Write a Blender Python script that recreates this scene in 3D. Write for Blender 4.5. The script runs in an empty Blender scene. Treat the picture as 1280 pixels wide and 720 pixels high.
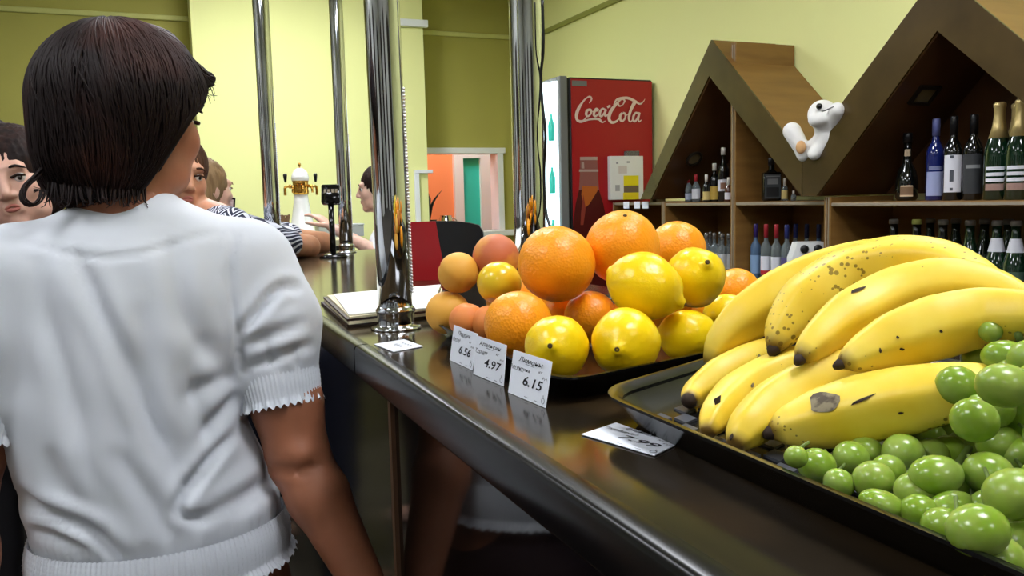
import bpy, bmesh, math, random
import numpy as np
from mathutils import Vector, Matrix
random.seed(7); rng = np.random.default_rng(7)
scene = bpy.context.scene
COL = scene.collection
# ------------------------------------------------------------------ camera
F_PX = 1050.0; H = 1.32
YAW, PITCH, ROLL = math.radians(23.0), math.radians(6.0), math.radians(1.4)
_fw0 = np.array([math.sin(YAW), math.cos(YAW), 0]); _rt0 = np.array([math.cos(YAW), -math.sin(YAW), 0]); _up0 = np.array([0, 0, 1.0])
FW = math.cos(PITCH)*_fw0 - math.sin(PITCH)*_up0
_u = math.cos(PITCH)*_up0 + math.sin(PITCH)*_fw0
RT = math.cos(ROLL)*_rt0 - math.sin(ROLL)*_u
UP = math.cos(ROLL)*_u + math.sin(ROLL)*_rt0
CP = np.array([0, 0, H])
cam = bpy.data.cameras.new('camera'); cam.sensor_width = 36; cam.lens = F_PX/1280*36; cam.clip_start = 0.02
camo = bpy.data.objects.new('camera', cam); COL.objects.link(camo)
M = Matrix((( RT[0], UP[0], -FW[0], CP[0]), (RT[1], UP[1], -FW[1], CP[1]), (RT[2], UP[2], -FW[2], CP[2]), (0, 0, 0, 1)))
camo.matrix_world = M
scene.camera = camo
# ------------------------------------------------------------------ view / world
vs = scene.view_settings
vs.view_transform = 'Standard'; vs.look = 'None'; vs.gamma = 1.0; vs.use_curve_mapping = False
vs.exposure = EXPOSURE = 0.36
w = bpy.data.worlds.new('world'); scene.world = w; w.use_nodes = True
w.node_tree.nodes['Background'].inputs[0].default_value = (0.9, 0.95, 1.0, 1); w.node_tree.nodes['Background'].inputs[1].default_value = 0.05
# ceiling lamps of the room: (x, y, size_x, size_y, emission strength)
CEIL = 3.0
LAMPS = [(0.75, 4.75, 0.6, 0.6, 34, 'square ceiling lamp above the service counter'), (-1.3, 3.2, 0.6, 0.6, 18, 'square ceiling lamp above the waiting customers'), (0.7, 2.3, 0.6, 0.6, 24, 'square ceiling lamp above the far chrome poles'),
         (-1.3, 0.6, 0.6, 0.6, 20, 'square ceiling lamp left of the person in the white blouse'), (0.75, 0.1, 0.6, 0.6, 24, 'square ceiling lamp above the bananas'), (-1.3, -1.8, 0.6, 0.6, 10, 'square ceiling lamp at the back left of the room'), (0.8, -1.8, 0.6, 0.6, 12, 'square ceiling lamp behind the near end of the bar'), (1.75, 1.5, 0.6, 0.6, 12, 'square ceiling lamp behind the bar above the wines'), (-2.6, 1.8, 0.6, 0.6, 14, 'square ceiling lamp nearest the left wall')]  # lamp over the wines is added to lift the right wall and canopy top

# ------------------------------------------------------------------ photo -> room measuring helpers (pixels of the 1280x720 photo)
def ray(px, py): return FW + RT*(px-640)/F_PX - UP*(py-360)/F_PX
def atd(px, py, d): return CP + ray(px, py)*d
def atz(px, py, z): v = ray(px, py); return CP + v*((z-H)/v[2])
def atY(px, py, y): v = ray(px, py); return CP + v*(y/v[1])
def atX(px, py, x): v = ray(px, py); return CP + v*(x/v[0])
def projpx(P):
    P = np.asarray(P, float)-CP; d = P@FW
    return 640+F_PX*(P@RT)/d, 360-F_PX*(P@UP)/d

# ------------------------------------------------------------------ materials
def srgb(h):
    if isinstance(h, str):
        h = h.lstrip('#'); c = [int(h[i:i+2], 16)/255 for i in (0, 2, 4)]
    else: c = [v/255 for v in h]
    return tuple((x/12.92 if x <= .04045 else ((x+.055)/1.055)**2.4) for x in c)+(1,)
MATS = {}
def mat(name, col, rough=.5, metal=0, spec=.5, noise=None, bump=None, emit=None, sss=None, trans=0, ior=1.45, coat=0, sheen=0, alpha=1, aniso=0):
    """noise=(scale, detail, colour2, lo, hi[, stretch]); bump=(scale, strength, dist[, kind, stretch])"""
    if name in MATS: return MATS[name]
    m = bpy.data.materials.new(name); m.use_nodes = True; nt = m.node_tree; N = nt.nodes; L = nt.links
    b = N['Principled BSDF']
    c = srgb(col) if not (isinstance(col, tuple) and len(col) == 4) else col
    b.inputs['Base Color'].default_value = c; b.inputs['Roughness'].default_value = rough; b.inputs['Metallic'].default_value = metal
    b.inputs['Specular IOR Level'].default_value = spec; b.inputs['IOR'].default_value = ior
    if trans: b.inputs['Transmission Weight'].default_value = trans
    if coat: b.inputs['Coat Weight'].default_value = coat; b.inputs['Coat Roughness'].default_value = .05
    if sheen: b.inputs['Sheen Weight'].default_value = sheen
    if emit: b.inputs['Emission Color'].default_value = srgb(emit[0]); b.inputs['Emission Strength'].default_value = emit[1]
    if sss:
        b.inputs['Subsurface Weight'].default_value = sss[0]; b.inputs['Subsurface Radius'].default_value = sss[1]; b.inputs['Subsurface Scale'].default_value = sss[2]
    tc = None
    def coords(stretch):
        nonlocal tc
        tc = tc or N.new('ShaderNodeTexCoord')
        if stretch is None: return tc.outputs['Object']
        mp = N.new('ShaderNodeMapping'); mp.inputs['Scale'].default_value = stretch; L.new(tc.outputs['Object'], mp.inputs['Vector']); return mp.outputs['Vector']
    if noise:
        n = N.new('ShaderNodeTexNoise'); n.inputs['Scale'].default_value = noise[0]; n.inputs['Detail'].default_value = noise[1]
        L.new(coords(noise[5] if len(noise) > 5 else None), n.inputs['Vector'])
        r = N.new('ShaderNodeMapRange'); r.inputs['From Min'].default_value = noise[3]; r.inputs['From Max'].default_value = noise[4]
        L.new(n.outputs['Fac'], r.inputs['Value'])
        mx = N.new('ShaderNodeMix'); mx.data_type = 'RGBA'; mx.inputs[6].default_value = c; mx.inputs[7].default_value = srgb(noise[2])
        L.new(r.outputs['Result'], mx.inputs[0]); L.new(mx.outputs[2], b.inputs['Base Color'])
    if bump:
        kind = bump[3] if len(bump) > 3 else 'noise'
        if kind == 'noise':
            n = N.new('ShaderNodeTexNoise'); n.inputs['Detail'].default_value = 3; o = n.outputs['Fac']
        else:
            n = N.new('ShaderNodeTexVoronoi'); o = n.outputs['Distance']
        n.inputs['Scale'].default_value = bump[0]; L.new(coords(bump[4] if len(bump) > 4 else None), n.inputs['Vector'])
        bp = N.new('ShaderNodeBump'); bp.inputs['Strength'].default_value = bump[1]; bp.inputs['Distance'].default_value = bump[2]
        L.new(o, bp.inputs['Height']); L.new(bp.outputs['Normal'], b.inputs['Normal'])
    MATS[name] = m
    return m

# ------------------------------------------------------------------ object helpers
def tag(o, label=None, cat=None, group=None, kind=None):
    if label: o['label'] = label
    if cat: o['category'] = cat
    if group: o['group'] = group
    if kind: o['kind'] = kind
    return o
def thing(name, label, cat, loc=(0, 0, 0), group=None, rz=0):
    o = bpy.data.objects.new(name, None); o.empty_display_size = .05; COL.objects.link(o)
    o.location = tuple(loc); o.rotation_euler = (0, 0, rz)
    return tag(o, label, cat, group)
def rootloc(o):
    while o.parent: o = o.parent
    return np.array(o.location)
def obj(name, VF, m, parent=None, world=False, loc=None, smooth=True, mi=None, sharp=None):
    """VF=(verts, faces). world=True: verts in room coords, else local to the thing."""
    V, Fc = VF; V = np.asarray(V, float).reshape(-1, 3)
    if world:
        base = rootloc(parent) if parent is not None else (np.array(loc) if loc is not None else np.array([V[:, 0].mean(), V[:, 1].mean(), V[:, 2].min()]))
        V = V-base
        if parent is None: loc = base
    me = bpy.data.meshes.new(name); me.from_pydata(V.tolist(), [], [list(map(int, f)) for f in Fc]); me.validate()
    for x in (m if isinstance(m, (list, tuple)) else [m]): me.materials.append(x)
    if mi is not None: me.polygons.foreach_set('material_index', np.asarray(mi, dtype=np.int32))
    if smooth:
        me.polygons.foreach_set('use_smooth', np.ones(len(me.polygons), dtype=bool))
        if sharp: me.set_sharp_from_angle(angle=math.radians(sharp))
    me.update()
    o = bpy.data.objects.new(name, me); COL.objects.link(o)
    if parent is not None: o.parent = parent
    if loc is not None: o.location = tuple(loc)
    return o
def share(name, me, parent=None, loc=(0, 0, 0), rot=(0, 0, 0)):
    o = bpy.data.objects.new(name, me); COL.objects.link(o); o.parent = parent; o.location = tuple(loc); o.rotation_euler = rot; return o
def copy_tree(o, parent=None):
    c = o.copy(); COL.objects.link(c); c.parent = parent
    for ch in list(o.children): copy_tree(ch, c)
    return c
def struct(o): o['kind'] = 'structure'; return o
# ---- geometry builders: each returns (verts, faces)
def join(*parts):
    V = []; Fc = []; k = 0
    for v, f in parts:
        v = np.asarray(v, float).reshape(-1, 3); V.append(v); Fc += [[i+k for i in q] for q in f]; k += len(v)
    return np.vstack(V), Fc
def box(a, b, bev=0):
    a = np.minimum(a, b).astype(float) if True else a; b = np.maximum(a, b)
    return _box(np.array(a, float), np.array(b, float), bev)
def _box(a, b, bev):
    bm = bmesh.new(); bmesh.ops.create_cube(bm, size=1)
    s = b-a; c = (a+b)/2
    for v in bm.verts: v.co = Vector((v.co.x*s[0]+c[0], v.co.y*s[1]+c[1], v.co.z*s[2]+c[2]))
    if bev: bmesh.ops.bevel(bm, geom=bm.edges[:], offset=bev, segments=2, affect='EDGES', profile=.5)
    return frombm(bm)
def bx(x0, x1, y0, y1, z0, z1, bev=0): return _box(np.array([min(x0, x1), min(y0, y1), min(z0, z1)], float), np.array([max(x0, x1), max(y0, y1), max(z0, z1)], float), bev)
def frombm(bm):
    bm.verts.index_update(); V = np.array([v.co[:] for v in bm.verts]); Fc = [[v.index for v in f.verts] for f in bm.faces]; bm.free(); return V, Fc
def lathe(prof, seg=20, capb=True, capt=True):
    V = []; Fc = []; n = len(prof)
    for r, z in prof:
        for i in range(seg):
            a = 2*math.pi*i/seg; V.append((r*math.cos(a), r*math.sin(a), z))
    for j in range(n-1):
        for i in range(seg):
            i2 = (i+1) % seg; Fc.append((j*seg+i, j*seg+i2, (j+1)*seg+i2, (j+1)*seg+i))
    if capb: Fc.append(tuple(range(seg-1, -1, -1)))
    if capt: Fc.append(tuple((n-1)*seg+i for i in range(seg)))
    return np.array(V), Fc
def patch(r0, r1, z0, z1, a0, a1, seg=10):
    """label: arc of a (slightly conical) cylinder with a little thickness"""
    V = []; Fc = []
    for i in range(seg+1):
        a = a0+(a1-a0)*i/seg
        for r, z in ((r0, z0), (r1, z1)): V.append((r*math.cos(a), r*math.sin(a), z))
    for i in range(seg): Fc.append((2*i, 2*i+2, 2*i+3, 2*i+1))
    return np.array(V), Fc
def frames(P):
    P = np.asarray(P, float); T = np.gradient(P, axis=0); T /= np.linalg.norm(T, axis=1)[:, None]+1e-12
    ref = np.array([0, 0, 1.0]) if abs(T[0][2]) < .9 else np.array([1.0, 0, 0])
    N = np.cross(T[0], ref); N /= np.linalg.norm(N); Ns = [N]
    for i in range(1, len(P)):
        N = Ns[-1]-T[i]*np.dot(Ns[-1], T[i]); N /= np.linalg.norm(N)+1e-12; Ns.append(N)
    Ns = np.array(Ns); B = np.cross(T, Ns); return T, Ns, B
def tube(P, R, seg=10, cap=True, fn=None):
    P = np.asarray(P, float); n = len(P); R = np.broadcast_to(np.asarray(R, float), (n,)); T, Nn, B = frames(P); V = []; Fc = []
    for j in range(n):
        for i in range(seg):
            a = 2*math.pi*i/seg; r = R[j]*(fn(a, j/(n-1)) if fn else 1)
            V.append(P[j]+r*(math.cos(a)*Nn[j]+math.sin(a)*B[j]))
    for j in range(n-1):
        for i in range(seg):
            i2 = (i+1) % seg; Fc.append((j*seg+i, j*seg+i2, (j+1)*seg+i2, (j+1)*seg+i))
    if cap: Fc.append(tuple(range(seg-1, -1, -1))); Fc.append(tuple((n-1)*seg+i for i in range(seg)))
    return np.array(V), Fc
def spline(P, n, R=None):
    """Catmull-Rom resample"""
    P = np.asarray(P, float); m = len(P); Q = np.vstack([2*P[0]-P[1], P, 2*P[-1]-P[-2]])
    seg = np.linalg.norm(np.diff(P, axis=0), axis=1); s = np.concatenate([[0], np.cumsum(seg)]); u = np.linspace(0, s[-1], n); out = []
    for x in u:
        i = min(np.searchsorted(s, x, 'right')-1, m-2); t = (x-s[i])/seg[i]; p0, p1, p2, p3 = Q[i], Q[i+1], Q[i+2], Q[i+3]
        out.append(.5*((2*p1)+(-p0+p2)*t+(2*p0-5*p1+4*p2-p3)*t*t+(-p0+3*p1-3*p2+p3)*t**3))
    out = np.array(out)
    if R is None: return out
    return out, np.interp(u, s, R)
def prism(poly, axis, a, b):
    """polygon (list of 2D) extruded along axis 0/1/2 from a to b; poly coords are the other two axes in order"""
    n = len(poly); V = []
    for t in (a, b):
        for p in poly:
            v = list(p); v.insert(axis, t); V.append(v)
    Fc = [tuple(range(n)), tuple(range(2*n-1, n-1, -1))]+[(i, n+i, n+(i+1) % n, (i+1) % n) for i in range(n)]
    bm = bmesh.new(); vv = [bm.verts.new(v) for v in V]
    for f in Fc: bm.faces.new([vv[i] for i in f])
    bmesh.ops.recalc_face_normals(bm, faces=bm.faces[:]); return frombm(bm)
def ribbon(lines, w, P0, U, Vv, lift=0.0004, climb=0.0):
    """flat strokes in the plane P0 + u*U + v*Vv; lines = list of [(u, v[, width]), ...]"""
    P0, U, Vv = (np.asarray(x, float) for x in (P0, U, Vv)); Nn = np.cross(U, Vv); Nn /= np.linalg.norm(Nn); V = []; Fc = []
    for ln in lines:
        a = np.array([p[:2] for p in ln], float); ww = np.array([p[2] if len(p) > 2 else w for p in ln], float)
        t = np.gradient(a, axis=0); t /= np.linalg.norm(t, axis=1)[:, None]+1e-12; nn = np.stack([-t[:, 1], t[:, 0]], 1); k = len(V)
        for j, (p, q, r) in enumerate(zip(a, nn, ww)):
            for s in (-.5, .5):
                e = p+q*r*s; V.append(P0+e[0]*U+e[1]*Vv+Nn*(lift+climb*j))
        for i in range(len(a)-1): Fc.append((k+2*i+1, k+2*i, k+2*i+2, k+2*i+3))
    return np.array(V), Fc
def sph(c, r, seg=16, rings=10):
    r = np.broadcast_to(np.asarray(r, float), (3,)); V = [(0, 0, -1)]; Fc = []
    for j in range(1, rings):
        t = -math.pi/2+math.pi*j/rings
        for i in range(seg): a = 2*math.pi*i/seg; V.append((math.cos(t)*math.cos(a), math.cos(t)*math.sin(a), math.sin(t)))
    V.append((0, 0, 1))
    for i in range(seg): Fc.append((0, 1+(i+1) % seg, 1+i)); Fc.append((len(V)-1, 1+(rings-2)*seg+i, 1+(rings-2)*seg+(i+1) % seg))
    for j in range(rings-2):
        for i in range(seg): i2 = (i+1) % seg; Fc.append((1+j*seg+i, 1+j*seg+i2, 1+(j+1)*seg+i2, 1+(j+1)*seg+i))
    return np.array(V)*r+np.asarray(c, float), Fc
def xf(VF, R=None, t=(0, 0, 0)):
    V = np.asarray(VF[0], float)
    if R is not None: V = V@np.asarray(R).T
    return V+np.asarray(t), VF[1]
def rotm(ax, ang): return np.array(Matrix.Rotation(ang, 3, ax))
def textmesh(s, size, font_shear=0, bold=0, align='CENTER'):
    cu = bpy.data.curves.new('t', 'FONT'); cu.body = s; cu.size = size; cu.shear = font_shear; cu.align_x = align; cu.offset = bold; cu.resolution_u = 3
    o = bpy.data.objects.new('t', cu); me = o.to_mesh(); V = np.array([v.co[:] for v in me.vertices]).reshape(-1, 3); Fc = [list(p.vertices) for p in me.polygons]
    o.to_mesh_clear(); bpy.data.objects.remove(o); bpy.data.curves.remove(cu); return V, Fc
def onplane(VF, P0, U, Vv, lift=.0004):
    P0, U, Vv = (np.asarray(x, float) for x in (P0, U, Vv)); n = np.cross(U, Vv); n /= np.linalg.norm(n); V = VF[0]
    return P0+V[:, :1]*U+V[:, 1:2]*Vv+n*lift, VF[1]
# ------------------------------------------------------------------ signed-distance modelling (smooth bodies)
def smin(a, b, k):
    h = np.clip(.5+.5*(b-a)/k, 0, 1); return b*(1-h)+a*h-k*h*(1-h)
def d_cone(P, a, b, r0, r1):
    a = np.asarray(a, float); b = np.asarray(b, float); ab = b-a; t = np.clip(((P-a)@ab)/(ab@ab+1e-12), 0, 1)
    return np.linalg.norm(P-a-t[..., None]*ab, axis=-1)-(r0+(r1-r0)*t)
def d_ell(P, c, r, R=None):
    q = P-np.asarray(c, float)
    if R is not None: q = q@R
    r = np.asarray(r, float); k0 = np.linalg.norm(q/r, axis=-1); k1 = np.linalg.norm(q/(r*r), axis=-1)+1e-9
    return k0*(k0-1)/k1
def snet(f, xs, ys, zs):
    """naive surface nets on a (possibly uneven) grid"""
    X, Y, Z = np.meshgrid(xs, ys, zs, indexing='ij'); P = np.stack([X, Y, Z], -1); D = f(P); S = D < 0
    nx, ny, nz = D.shape; cnt = np.zeros((nx-1, ny-1, nz-1), int)
    offs = [(i, j, k) for i in (0, 1) for j in (0, 1) for k in (0, 1)]
    for o in offs: cnt += S[o[0]:nx-1+o[0], o[1]:ny-1+o[1], o[2]:nz-1+o[2]]
    act = np.argwhere((cnt > 0) & (cnt < 8)); idx = -np.ones(cnt.shape, int); idx[tuple(act.T)] = np.arange(len(act))
    acc = np.zeros((len(act), 3)); num = np.zeros(len(act))
    for o in offs:
        for ax in range(3):
            if o[ax]: continue
            q = list(o); q[ax] = 1; A = act+np.array(o); B = act+np.array(q); da = D[tuple(A.T)]; db = D[tuple(B.T)]; m = (da < 0) != (db < 0)
            t = da[m]/(da[m]-db[m]); pa = P[tuple(A[m].T)]; pb = P[tuple(B[m].T)]; acc[m] += pa+t[:, None]*(pb-pa); num[m] += 1
    V = acc/num[:, None]; Fc = []
    for ax in range(3):
        a1, a2 = (ax+1) % 3, (ax+2) % 3; sl0 = [slice(None)]*3; sl1 = [slice(None)]*3; sl0[ax] = slice(0, -1); sl1[ax] = slice(1, None)
        s0 = S[tuple(sl0)]; s1 = S[tuple(sl1)]; E = np.argwhere(s0 != s1); lim = np.array([nx, ny, nz])
        E = E[(E[:, a1] > 0) & (E[:, a2] > 0) & (E[:, a1] < lim[a1]-1) & (E[:, a2] < lim[a2]-1)]
        e1 = np.zeros(3, int); e1[a1] = 1; e2 = np.zeros(3, int); e2[a2] = 1
        q = np.stack([idx[tuple((E-e1-e2).T)], idx[tuple((E-e2).T)], idx[tuple(E.T)], idx[tuple((E-e1).T)]], 1); fl = ~s0[tuple(E.T)]
        q[fl] = q[fl][:, ::-1]; Fc.append(q)
    return V, np.vstack(Fc).tolist()
def sgrid(f, lo, hi, h):
    return snet(f, *[np.arange(lo[i], hi[i]+h, h) for i in range(3)])
def normals(V, Fc):
    Fq = np.array([f if len(f) == 4 else [f[0], f[1], f[2], f[2]] for f in Fc]); n = np.cross(V[Fq[:, 2]]-V[Fq[:, 0]], V[Fq[:, 3]]-V[Fq[:, 1]])
    N = np.zeros_like(V)
    for k in range(4): np.add.at(N, Fq[:, k], n)
    return N/(np.linalg.norm(N, axis=1)[:, None]+1e-12)
# ================================================================== the room
T = 1.148      # top of the fruit counter
m_wall = mat('paint_pale_lime', (238, 239, 164), .75, bump=(180, .08, .002))
m_olive = mat('paint_olive', (172, 166, 82), .75, bump=(180, .08, .002))  # olive paint; the back wall's dimmer light is partly put into its colour
m_ceil = mat('ceiling_white', (225, 225, 215), .8)
m_floor = mat('floor_tile', (84, 78, 70), .35, noise=(6, 4, (66, 60, 54), .35, .7))
m_white = mat('white_plastic', (236, 238, 238), .35)
m_orange_wall = mat('paint_orange', (250, 150, 95), .8)
m_teal = mat('paint_teal', (60, 205, 185), .5)
XL, XR, YF, YB = -3.6, 2.8, -3.6, 6.3
struct(obj('floor', bx(XL-.1, XR+1.2, YF-.1, 8.3, -.1, 0), m_floor, smooth=False))
struct(obj('ceiling', bx(XL-.1, XR+1.2, YF-.1, 8.3, CEIL, CEIL+.1), m_ceil, smooth=False))
struct(obj('wall_right', bx(XR, XR+.12, YF-.1, YB+.12, 0, CEIL), m_wall, smooth=False))
struct(obj('wall_left', bx(XL-.12, XL, YF-.1, YB, 0, CEIL), mat('paint_white', (228, 228, 224), .8), smooth=False))
struct(obj('wall_front', bx(XL, XR, YF-.12, YF, 0, CEIL), mat('paint_white', (228, 228, 224), .8), smooth=False))
HX0, HX1, HZ0, HZ1 = 1.80, 2.585, 1.08, 1.735      # serving hatch
struct(obj('wall_back', join(bx(XL, HX0, YB, YB+.12, 0, CEIL), bx(HX1, XR, YB, YB+.12, 0, CEIL), bx(HX0, HX1, YB, YB+.12, 0, HZ0), bx(HX0, HX1, YB, YB+.12, HZ1, CEIL)), m_olive, smooth=False))
struct(obj('wall_pillar', bx(.315, 1.90, 6.02, YB, 0, CEIL), m_wall, smooth=False))
# picture-rail mouldings
m_rail = mat('rail_paint', (196, 196, 118), .6)
struct(obj('trim_1', bx(XL, .315, YB-.02, YB, 2.585, 2.62, .006), m_rail, smooth=False))
struct(obj('trim_2', bx(1.90, XR, YB-.02, YB, 2.585, 2.62, .006), m_rail, smooth=False))
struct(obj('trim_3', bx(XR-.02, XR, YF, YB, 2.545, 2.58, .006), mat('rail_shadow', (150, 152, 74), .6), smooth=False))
struct(obj('trim_4', bx(1.70, 1.93, 5.98, 6.02, 2.58, 2.63, .004), m_white, smooth=False))
struct(obj('trim_5', join(bx(1.79, 1.93, 5.985, 6.02, 1.53, 1.555, .003), bx(1.79, 1.825, 5.99, 6.02, 1.08, 1.53, .003)), m_white, smooth=False))
# hatch frame, ledge, and the room seen through it
wf = struct(obj('window_1', join(bx(HX0, HX1+.05, YB-.03, YB+.14, HZ1-.045, HZ1, .004), bx(HX1-.02, HX1+.03, YB-.03, YB+.14, HZ0, HZ1-.045, .004)), m_white, smooth=False))
obj('window_sill', bx(HX0, XR, YB-.09, YB+.14, HZ0-.045, HZ0, .006), m_white, wf, smooth=False)
struct(obj('wall_kitchen', join(bx(1.0, 2.69, 7.60, 7.70, 0, CEIL), bx(2.98, 4.0, 7.60, 7.70, 0, CEIL), bx(2.69, 2.98, 7.60, 7.70, 2.1, CEIL)), m_orange_wall, smooth=False))
struct(obj('wall_kitchen_side', join(bx(3.9, 4.0, YB+.12, 7.6, 0, CEIL), bx(.9, 1.0, YB+.12, 7.6, 0, CEIL)), m_orange_wall, smooth=False))
dr = struct(obj('door_1', join(bx(2.645, 2.735, 7.55, 7.66, 0, 2.1), bx(2.91, 3.02, 7.55, 7.66, 0, 2.1), bx(2.735, 2.91, 7.55, 7.66, 1.72, 2.1), bx(2.735, 2.91, 7.55, 7.66, 0, 1.0)), m_white, smooth=False))
obj('door_panel', bx(2.735, 2.91, 7.59, 7.64, 1.0, 1.72), m_teal, dr, smooth=False)
# dark doors added out of view to put dark streaks in the chrome
m_added_door = mat('door_dark', (40, 28, 20), .4)
for i, (y0, y1) in enumerate(((-2.6, -1.5), (-.2, .5), (1.4, 2.6), (3.6, 4.3))):
    d = struct(obj('door_%d' % (i+2), bx(XL, XL+.05, y0, y1, 0, 2.3, .01), m_added_door, smooth=False)); obj('door_handle', bx(XL+.05, XL+.09, y1-.12, y1-.09, 1.0, 1.12, .005), m_white, d, smooth=False)
for i, (x0, x1) in enumerate(((-2.8, -1.9), (-.9, -.2), (1.0, 2.3))):
    d = struct(obj('door_%d' % (i+6), bx(x0, x1, YF, YF+.05, 0, 2.4, .01), m_added_door, smooth=False)); obj('door_handle', bx(x0+.08, x0+.11, YF+.05, YF+.09, 1.0, 1.12, .005), m_white, d, smooth=False)
# ceiling lamps
def ceiling_lamp(x, y, sx, sy, e, label, z=CEIL):
    t = thing('ceiling_lamp', label, 'lamp', (x, y, z-.04), 'square ceiling panel lamps')
    obj('frame', join(bx(-sx/2-.02, sx/2+.02, -sy/2-.02, -sy/2, 0, .04), bx(-sx/2-.02, sx/2+.02, sy/2, sy/2+.02, 0, .04), bx(-sx/2-.02, -sx/2, -sy/2, sy/2, 0, .04), bx(sx/2, sx/2+.02, -sy/2, sy/2, 0, .04)), m_white, t, smooth=False)
    me = mat('lamp_diffuser_%g' % e, (255, 255, 255), .5, emit=((246, 249, 255), e))
    obj('diffuser', bx(-sx/2, sx/2, -sy/2, sy/2, .008, .03), me, t, smooth=False)
for l in LAMPS: ceiling_lamp(*l)
ceiling_lamp(2.3, 7.0, .6, .6, 26, 'white square panel lamp in the room behind the hatch')

# ================================================================== fruit counter
m_top = mat('counter_laminate', (34, 28, 20), .13, spec=.6, noise=(9, 6, (66, 50, 30), .45, .75, (1, .35, 1)), bump=(40, .03, .001))
m_blk = mat('black_gloss', (9, 8, 8), .09, spec=.6)
m_front = mat('counter_front_gloss', (20, 13, 10), .06, spec=.6)
m_edge = mat('counter_edge', (11, 10, 9), .26, spec=.35)
CY0, CY1, CX0, CX1 = -1.2, 3.1, .216, .80
t = thing('bar_counter', 'long dark glossy bar counter carrying the fruit trays and chrome poles', 'counter', (.5, 1.0, 0))
obj('worktop', bx(CX0+.012, CX1, CY0, CY1, T-.035, T, .0015), m_top, t, world=True, smooth=False)
# rounded nosing along the customer side
prof = [(CX0+.016, T+.0005), (CX0+.005, T), (CX0+.0015, T-.002), (CX0, T-.006), (CX0, T-.034), (CX0+.003, T-.038), (CX0+.010, T-.04), (CX0+.03, T-.04), (CX0+.03, T-.002)]
for a, b in ((CY0, 1.004), (1.008, CY1)): obj('nosing', prism(prof, 1, a, b), m_edge, t, world=True, smooth=True, sharp=40)
obj('front_panel', bx(CX0+.045, CX0+.06, CY0, .996, .12, T-.035), m_front, t, world=True, smooth=False)
obj('front_panel', bx(CX0+.045, CX0+.06, 1.012, CY1, .12, T-.035), m_blk, t, world=True, smooth=False)
obj('joint_strip', bx(CX0+.040, CX0+.05, .998, 1.010, .70, T-.04), mat('strip_brown', (92, 66, 48), .35), t, world=True, smooth=False)
obj('plinth', bx(CX0+.09, CX0+.11, CY0, CY1, 0, .12), m_blk, t, world=True, smooth=False)
obj('back_panel', bx(CX1-.03, CX1-.01, CY0, CY1, 0, T-.035), m_blk, t, world=True, smooth=False)
obj('end_panel', bx(CX0+.06, CX1-.03, CY1-.03, CY1-.01, 0, T-.035), m_blk, t, world=True, smooth=False)
# chrome poles with flanges
m_chrome = mat('chrome', (215, 218, 222), .06, metal=1)
def pole(x, y, r, top, label, lean=(0, 0)):
    t = thing('chrome_pole', label, 'pole', (x, y, T), 'chrome poles rising from the bar counter')
    zt = top-T; P = [(lean[0]*zt*s, lean[1]*zt*s, .02+(zt-.02)*s) for s in np.linspace(0, 1, 12)]
    obj('tube', tube(P, r, 28), m_chrome, t)
    obj('flange', lathe([(r*1.45, 0), (r*1.48, .0015), (r*1.40, .004), (r*1.1, .005), (r*1.08, .008), (r*1.08, .02), (r*1.14, .023), (r*1.14, .027), (r*1.05, .030), (r*1.0, .032)], 32), m_chrome, t)
    obj('collar', lathe([(r*1.14, .0235), (r*1.18, .0255), (r*1.14, .0275)], 32, False, False), m_chrome, t)
    return t
pole(.299, 1.115, .0235, CEIL, 'nearest chrome pole, standing between the open menu and the peaches', (-.012, -.02))
pole(.521, 1.153, .0238, CEIL, 'chrome pole behind the oranges, in front of the serving hatch')
pole(.330, 2.60, .0235, CEIL, 'chrome pole beside the patterned sleeve, left of the white beer tap')
pole(.625, 2.96, .0235, CEIL, 'chrome pole beside the black pedestal display at the counter end')
# bead strings added to form the dotted highlight on the poles' right edge
m_bead = mat('bead_glass', (245, 245, 245), .1, metal=.6)
bead = obj('bead', sph((0, 0, 0), (.0019, .0019, .0019), 6, 4), m_bead); bm_ = bead.data; bpy.data.objects.remove(bead)
def beads(x, y, z0, z1, n, lab, lean=(0, 0)):
    t = thing('bead_string', lab, 'bead string', (x, y, z0), 'bead strings along the poles')
    for i in range(n):
        z = (z1-z0)*i/(n-1); share('bead', bm_, t, (lean[0]*z, lean[1]*z, z))
    obj('thread', tube([(0, 0, 0), (lean[0]*(z1-z0), lean[1]*(z1-z0), z1-z0)], .0007, 5), m_bead, t)
beads(.299+.0222, 1.115-.0098, T+.05, 1.47, 62, 'string of tiny bright beads down the nearest chrome pole', (-.012, -.02))
beads(.330+.0222, 2.60-.0098, T+.06, 1.56, 60, 'string of tiny bright beads down the pole by the patterned sleeve')
beads(.625+.0222, 2.96-.0098, T+.06, 1.56, 60, 'string of tiny bright beads down the pole at the counter end')
# black cable down the pole behind the oranges
Pc = [atX(678, 0, .535), atX(679, 60, .535), atX(676, 95, .535), atX(678, 130, .535), atX(682, 170, .535), atX(680, 215, .535), atX(682, 262, .535), atX(688, 285, .535), atX(690, 300, .535)]
tag(obj('cable', tube(spline(Pc, 40), .0022, 6), mat('cable_black', (10, 10, 10), .4), world=True), 'thin black cable hanging down the chrome pole behind the oranges', 'cable')

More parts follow.
